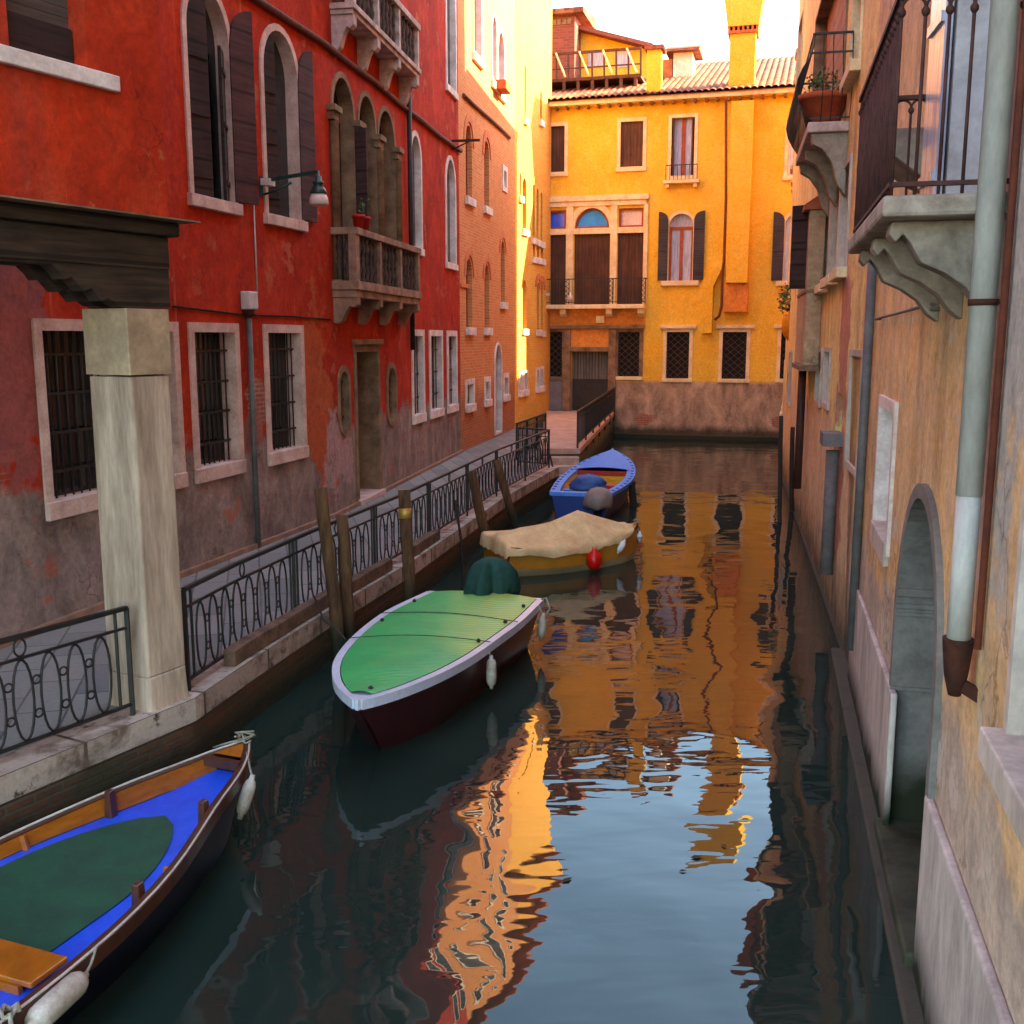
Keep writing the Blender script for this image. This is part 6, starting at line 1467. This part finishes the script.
shroud('outboard_motor', 'outboard motor wrapped in a dark green cover on the stern of the green boat', mc, (.29, .24, .46), plain('dark_green_canvas', srgb(36, 74, 66), srgb(20, 46, 44), .75, 4, .2, .4), 4, skirt=.2, fold=1.6)
m = MB(); p0 = gb.P(1.75, -.9, .65); m.tube([p0, p0 + Vector((-.12, .2, .04)), p0 + Vector((-.32, .45, .1)), p0 + Vector((-.5, .9, .25))], .012, 6)
tag(obj('rope', m, M['rope_dark'], base=p0), 'dark mooring rope from the green boat to the leaning post', 'rope')

# --- boat under the beige tarpaulin
cb = Boat('small wooden boat under a peaked beige tarpaulin, ochre and cream hull', 'tarpaulined_boat', (2.2, 18.0), (-.93, -.367),
          [(0, .02, .02, .62), (.25, .24, .24, .54), (.6, .43, .43, .47), (1.2, .66, .62, .42), (1.9, .74, .74, .42), (2.65, .62, .64, .5)], flip=True)
# right side (towards the camera) is +r
och = paint('ochre_topsides', srgb(204, 132, 44), .35); crm = paint('cream_bottom', srgb(196, 172, 132), .4)
rs = cb.smooth(24); m = MB(); m2 = MB(); A, B_ = [], []
for (t, wl, wr, z) in rs:
    f = z * .28; A.append([cb.P(t, -wl, z), cb.P(t, -wl * .96, f), cb.P(t, wr * .96, f), cb.P(t, wr, z)][:2] ); B_.append([cb.P(t, wr, z), cb.P(t, wr * .97, f)])
m.grid(A, smooth=True); m.grid(B_, smooth=True)
m.face([A[-1][0], A[-1][1], B_[-1][1], B_[-1][0]])
obj('topsides', m, och, cb.root)
rows = []
for (t, wl, wr, z) in rs:
    f = z * .28 - .002; rk = .2 * max(0, 1 - t)
    rows.append([cb.P(t, -wl * .96, f), cb.P(t + rk * .3, -wl * .86, 0), cb.P(t + rk, -wl * .5, -.2), cb.P(t + rk, 0, -.28), cb.P(t + rk, wr * .5, -.2), cb.P(t + rk * .3, wr * .86, 0), cb.P(t, wr * .97, f)])
m = MB(); m.grid(rows, smooth=True); m.face(rows[-1]); obj('bottom', m, crm, cb.root)
cb.strip('gunwale', dvar, rs, .05, .015, .03, .05)
canv = plain('beige_canvas', srgb(228, 194, 142), srgb(196, 158, 112), .85, 3.0, .15, .8, fine=.14)
rows = []; r_ = random.Random(2)
for (t, wl, wr, z) in rs:
    if t < .1: continue
    pk = .43 * max(0, 1 - abs(t - 1.15) / (1.0 if t < 1.15 else 1.25)) ** .95 + .1 * max(0, 1 - abs(t - 2.3) / .6) + .05 * min(1, t * 2)
    row = []
    for i in range(29):
        f = i / 28 * 2 - 1; w = (wl if f < 0 else wr) + .05; drop = 0
        x = f * 1.12
        if abs(x) > 1: drop = (abs(x) - 1) / .12 * (.08 + .06 * min(1, t / 2.6) + .02 * math.sin(t * 9 + f * 3)); x = math.copysign(1, x)
        fold = .022 * math.sin(math.atan2(t - 1.15, x * .8 + .001) * 9 + 1) * min(1, abs(x) + abs(t - 1.15)) * 1.3; hgt = pk * (1 - abs(x)) ** .95 + fold * (abs(x) < .98) + .012 * math.sin(t * 23 + f * 5) * abs(x)
        row.append(cb.P(t + .015 * math.sin(f * 9), x * w + math.copysign(.02 * math.sin(t * 13), x) * (drop > 0), z + .035 + hgt - drop))
    rows.append(row)
last = rows[-1]; t, wl, wr, z = rs[-1]
rows.append([Vector((p.x + cb.a.x * .05, p.y + cb.a.y * .05, min(p.z, z + .03))) for p in last]); rows.append([Vector((p.x + cb.a.x * .07, p.y + cb.a.y * .07, z - .17 + .02 * math.sin(k * 1.7))) for k, p in enumerate(last)])
m = MB(); m.grid(rows, smooth=True); cv = obj('tarpaulin', m, canv, cb.root)
def prof_at(B, t): return B.at(t)
_, wl, wr, z = cb.at(1.25); q = cb.P(1.2, wr + .14, z); m = None
root = tag(empty('buoy', (q.x, q.y, .14)), 'bright red buoy hanging on the side of the beige tarpaulined boat', 'buoy', 'fenders and buoys hanging from the boats')
m = MB(); m.lathe((q.x, q.y, .06), [(.02, -.02), (.08, .01), (.125, .09), (.135, .17), (.11, .26), (.05, .31), (.03, .36)], 16); obj('body', m, M['red_buoy'], root)
m = MB(); m.tube([(q.x, q.y, .4), cb.P(1.2, wr + .05, z)], .01, 5); obj('cord', m, M['rope'], root)
_, wl, wr, z = cb.at(.55); fender('clean white fender on the side of the beige tarpaulined boat, right of the red buoy', cb.P(.55, wr + .08, z - .14), .2, .055, (.45, .2, .75), 'fender_white', rope_to=cb.P(.5, wr + .02, z))
fender('small white fender hanging under the bow tip of the beige tarpaulined boat', cb.P(-.02, .08, .4), .13, .05, (0, 0, 1), 'fender_white', rope_to=cb.P(.02, .02, .6))

# --- blue and yellow boat at the landing
bb = Boat('bright blue open boat with yellow and red boards inside, at the foot of the landing', 'open_boat', (2.72, 27.9), (-.2, -.98),
          [(0, .03, .03, .85), (.35, .3, .3, .77), (1.0, .55, .55, .7), (2.0, .72, .74, .64), (3.4, .8, .84, .6), (4.8, .76, .8, .6), (6.4, .62, .62, .62)], flip=True)
bl2 = paint('bright_blue', srgb(48, 130, 230), .4, srgb(74, 154, 238)); bl3 = paint('deep_blue', srgb(24, 60, 140), .35); yel = plain('yellow_boards', srgb(226, 186, 62), srgb(196, 150, 44), .6, 3, .3, .2, stretch=(1, 9, 9)); redp = paint('red_trim', srgb(170, 36, 22), .5)
h, rs = bb.hull(bl3, .78, rake=.5)
bb.strip('gunwale', bl2, rs, .17, .015, .04, .06)
bb.deck('floor', yel, rs, .5, 6.4, .14, .16)
bb.lining(yel, rs, .16, .17, top=.02, t0=2.0, slope=.05)
bb.deck('foredeck', bl2, rs, .0, 2.55, .03, lambda t, z: z + .02, crown=.06)
_, wl, wr, z = bb.at(2.55)
for k, (zz, mt) in enumerate(((.56, redp), (.44, yel), (.32, yel), (.22, redp))):
    m = MB(); m.hexa([bb.P(a, b, zz - .055) for a, b in ((2.56, -wl + .16), (2.56, wr - .16), (2.6, wr - .16), (2.6, -wl + .16))] + [bb.P(a, b, zz + .055) for a, b in ((2.56, -wl + .16), (2.56, wr - .16), (2.6, wr - .16), (2.6, -wl + .16))]); obj('bulkhead_board', m, mt, bb.root)
thwart(bb, 3.6, .28, .42, redp, .12); thwart(bb, 5.0, .22, .5, bl2, .1)
for t in [i * .42 + .5 for i in range(14)]:
    for side in (-1, 1):
        _, wl, wr, z = bb.at(t); w = side * ((wl if side < 0 else wr) - .02); m = MB(); m.bar(bb.P(t, w, z - .06), bb.P(t, w, z + .03), .07, .06); obj('rail_block', m, bl3, bb.root)
t, wl, wr, z = rs[-1]; 
root = None; qb2 = bb.P(4.9, -.02, .5)
def lump(name, label, cat, c, sz, mat, seed):
    r_ = random.Random(seed); n = 16; rows = []
    for i in range(8):
        f = i / 7; rr = math.sin(math.pi * (.12 + .88 * f * .98) * .5 + .0) if False else math.sqrt(max(.001, 1 - f ** 2)); row = []
        for k in range(n): a = 2 * math.pi * k / n; w = 1 + r_.uniform(-.14, .14); row.append(Vector(c) + Vector((math.cos(a) * sz[0] * rr * w, math.sin(a) * sz[1] * rr * w, f * sz[2] * r_.uniform(.92, 1.08))))
        rows.append(row)
    m = MB(); m.grid(rows, closed=True, caps=True); return tag(obj(name, m, mat, base=c), label, cat)
lump('tarp_bundle', 'crumpled blue tarpaulin bundle on the thwart of the blue and yellow boat', 'tarpaulin', qb2, (.42, .3, .34), plain('blue_sheet', srgb(44, 92, 160), srgb(28, 62, 118), .5, 6, .4, .3), 3)
mc = bb.P(6.55, .38, .42)
shroud('outboard_motor', 'outboard motor under a smooth grey cover behind the beige tarpaulined boat', mc, (.3, .42, .36), plain('grey_cover', srgb(146, 132, 122), srgb(118, 106, 98), .7, 4), 8, fold=.25)
m = MB(); p0 = gb.P(3.95, .74, .66); m.tube([p0, p0 + Vector((.05, -.12, .05)), p0 + Vector((.1, -.05, -.1)), gb.P(3.8, .77, .4)], .012, 6)
tag(obj('rope', m, M['rope'], base=p0), 'pale rope made fast on the stern corner of the green covered boat', 'rope')
m = MB(); a_ = cb.P(0, 0, .64); 
for k in range(4): m.tube([a_ + Vector((r_.uniform(-.07, .07), r_.uniform(-.06, .06), r_.uniform(-.03, .06))) for _ in range(4)], .01, 5)
tag(obj('rope', m, M['rope'], base=a_), 'knotted rope on the bow tip of the beige tarpaulined boat', 'rope')
# leaves floating on the water
for k, (px, py, sz) in enumerate(((567, 880, .07), (697, 857, .06), (724, 846, .05), (683, 871, .035))):
    q = on_z(px, py, .006); a = rnd.uniform(0, 3); m = MB(); d = Vector((math.cos(a), math.sin(a) * .6, 0)) * sz; n_ = Vector((-d.y, d.x, 0)) * .45
    m.face([q - d, q - d * .2 + n_ + Vector((0, 0, .006)), q + d + Vector((0, 0, .004)), q - d * .1 - n_ + Vector((0, 0, .006))])
    tag(obj('floating_leaf', m, plain('dead_leaf', srgb(78, 56, 34), srgb(52, 38, 26), .8, 20) if k == 0 else bpy.data.materials['dead_leaf'], base=q), ('largest brown leaf floating on the blue reflection, left of the others', 'brown leaf floating right of centre, middle one of three close together', 'brown leaf floating nearest the far bank, rightmost of the leaves', 'tiny brown leaf, smallest of those on the water')[k], 'leaf', 'leaves floating on the water')
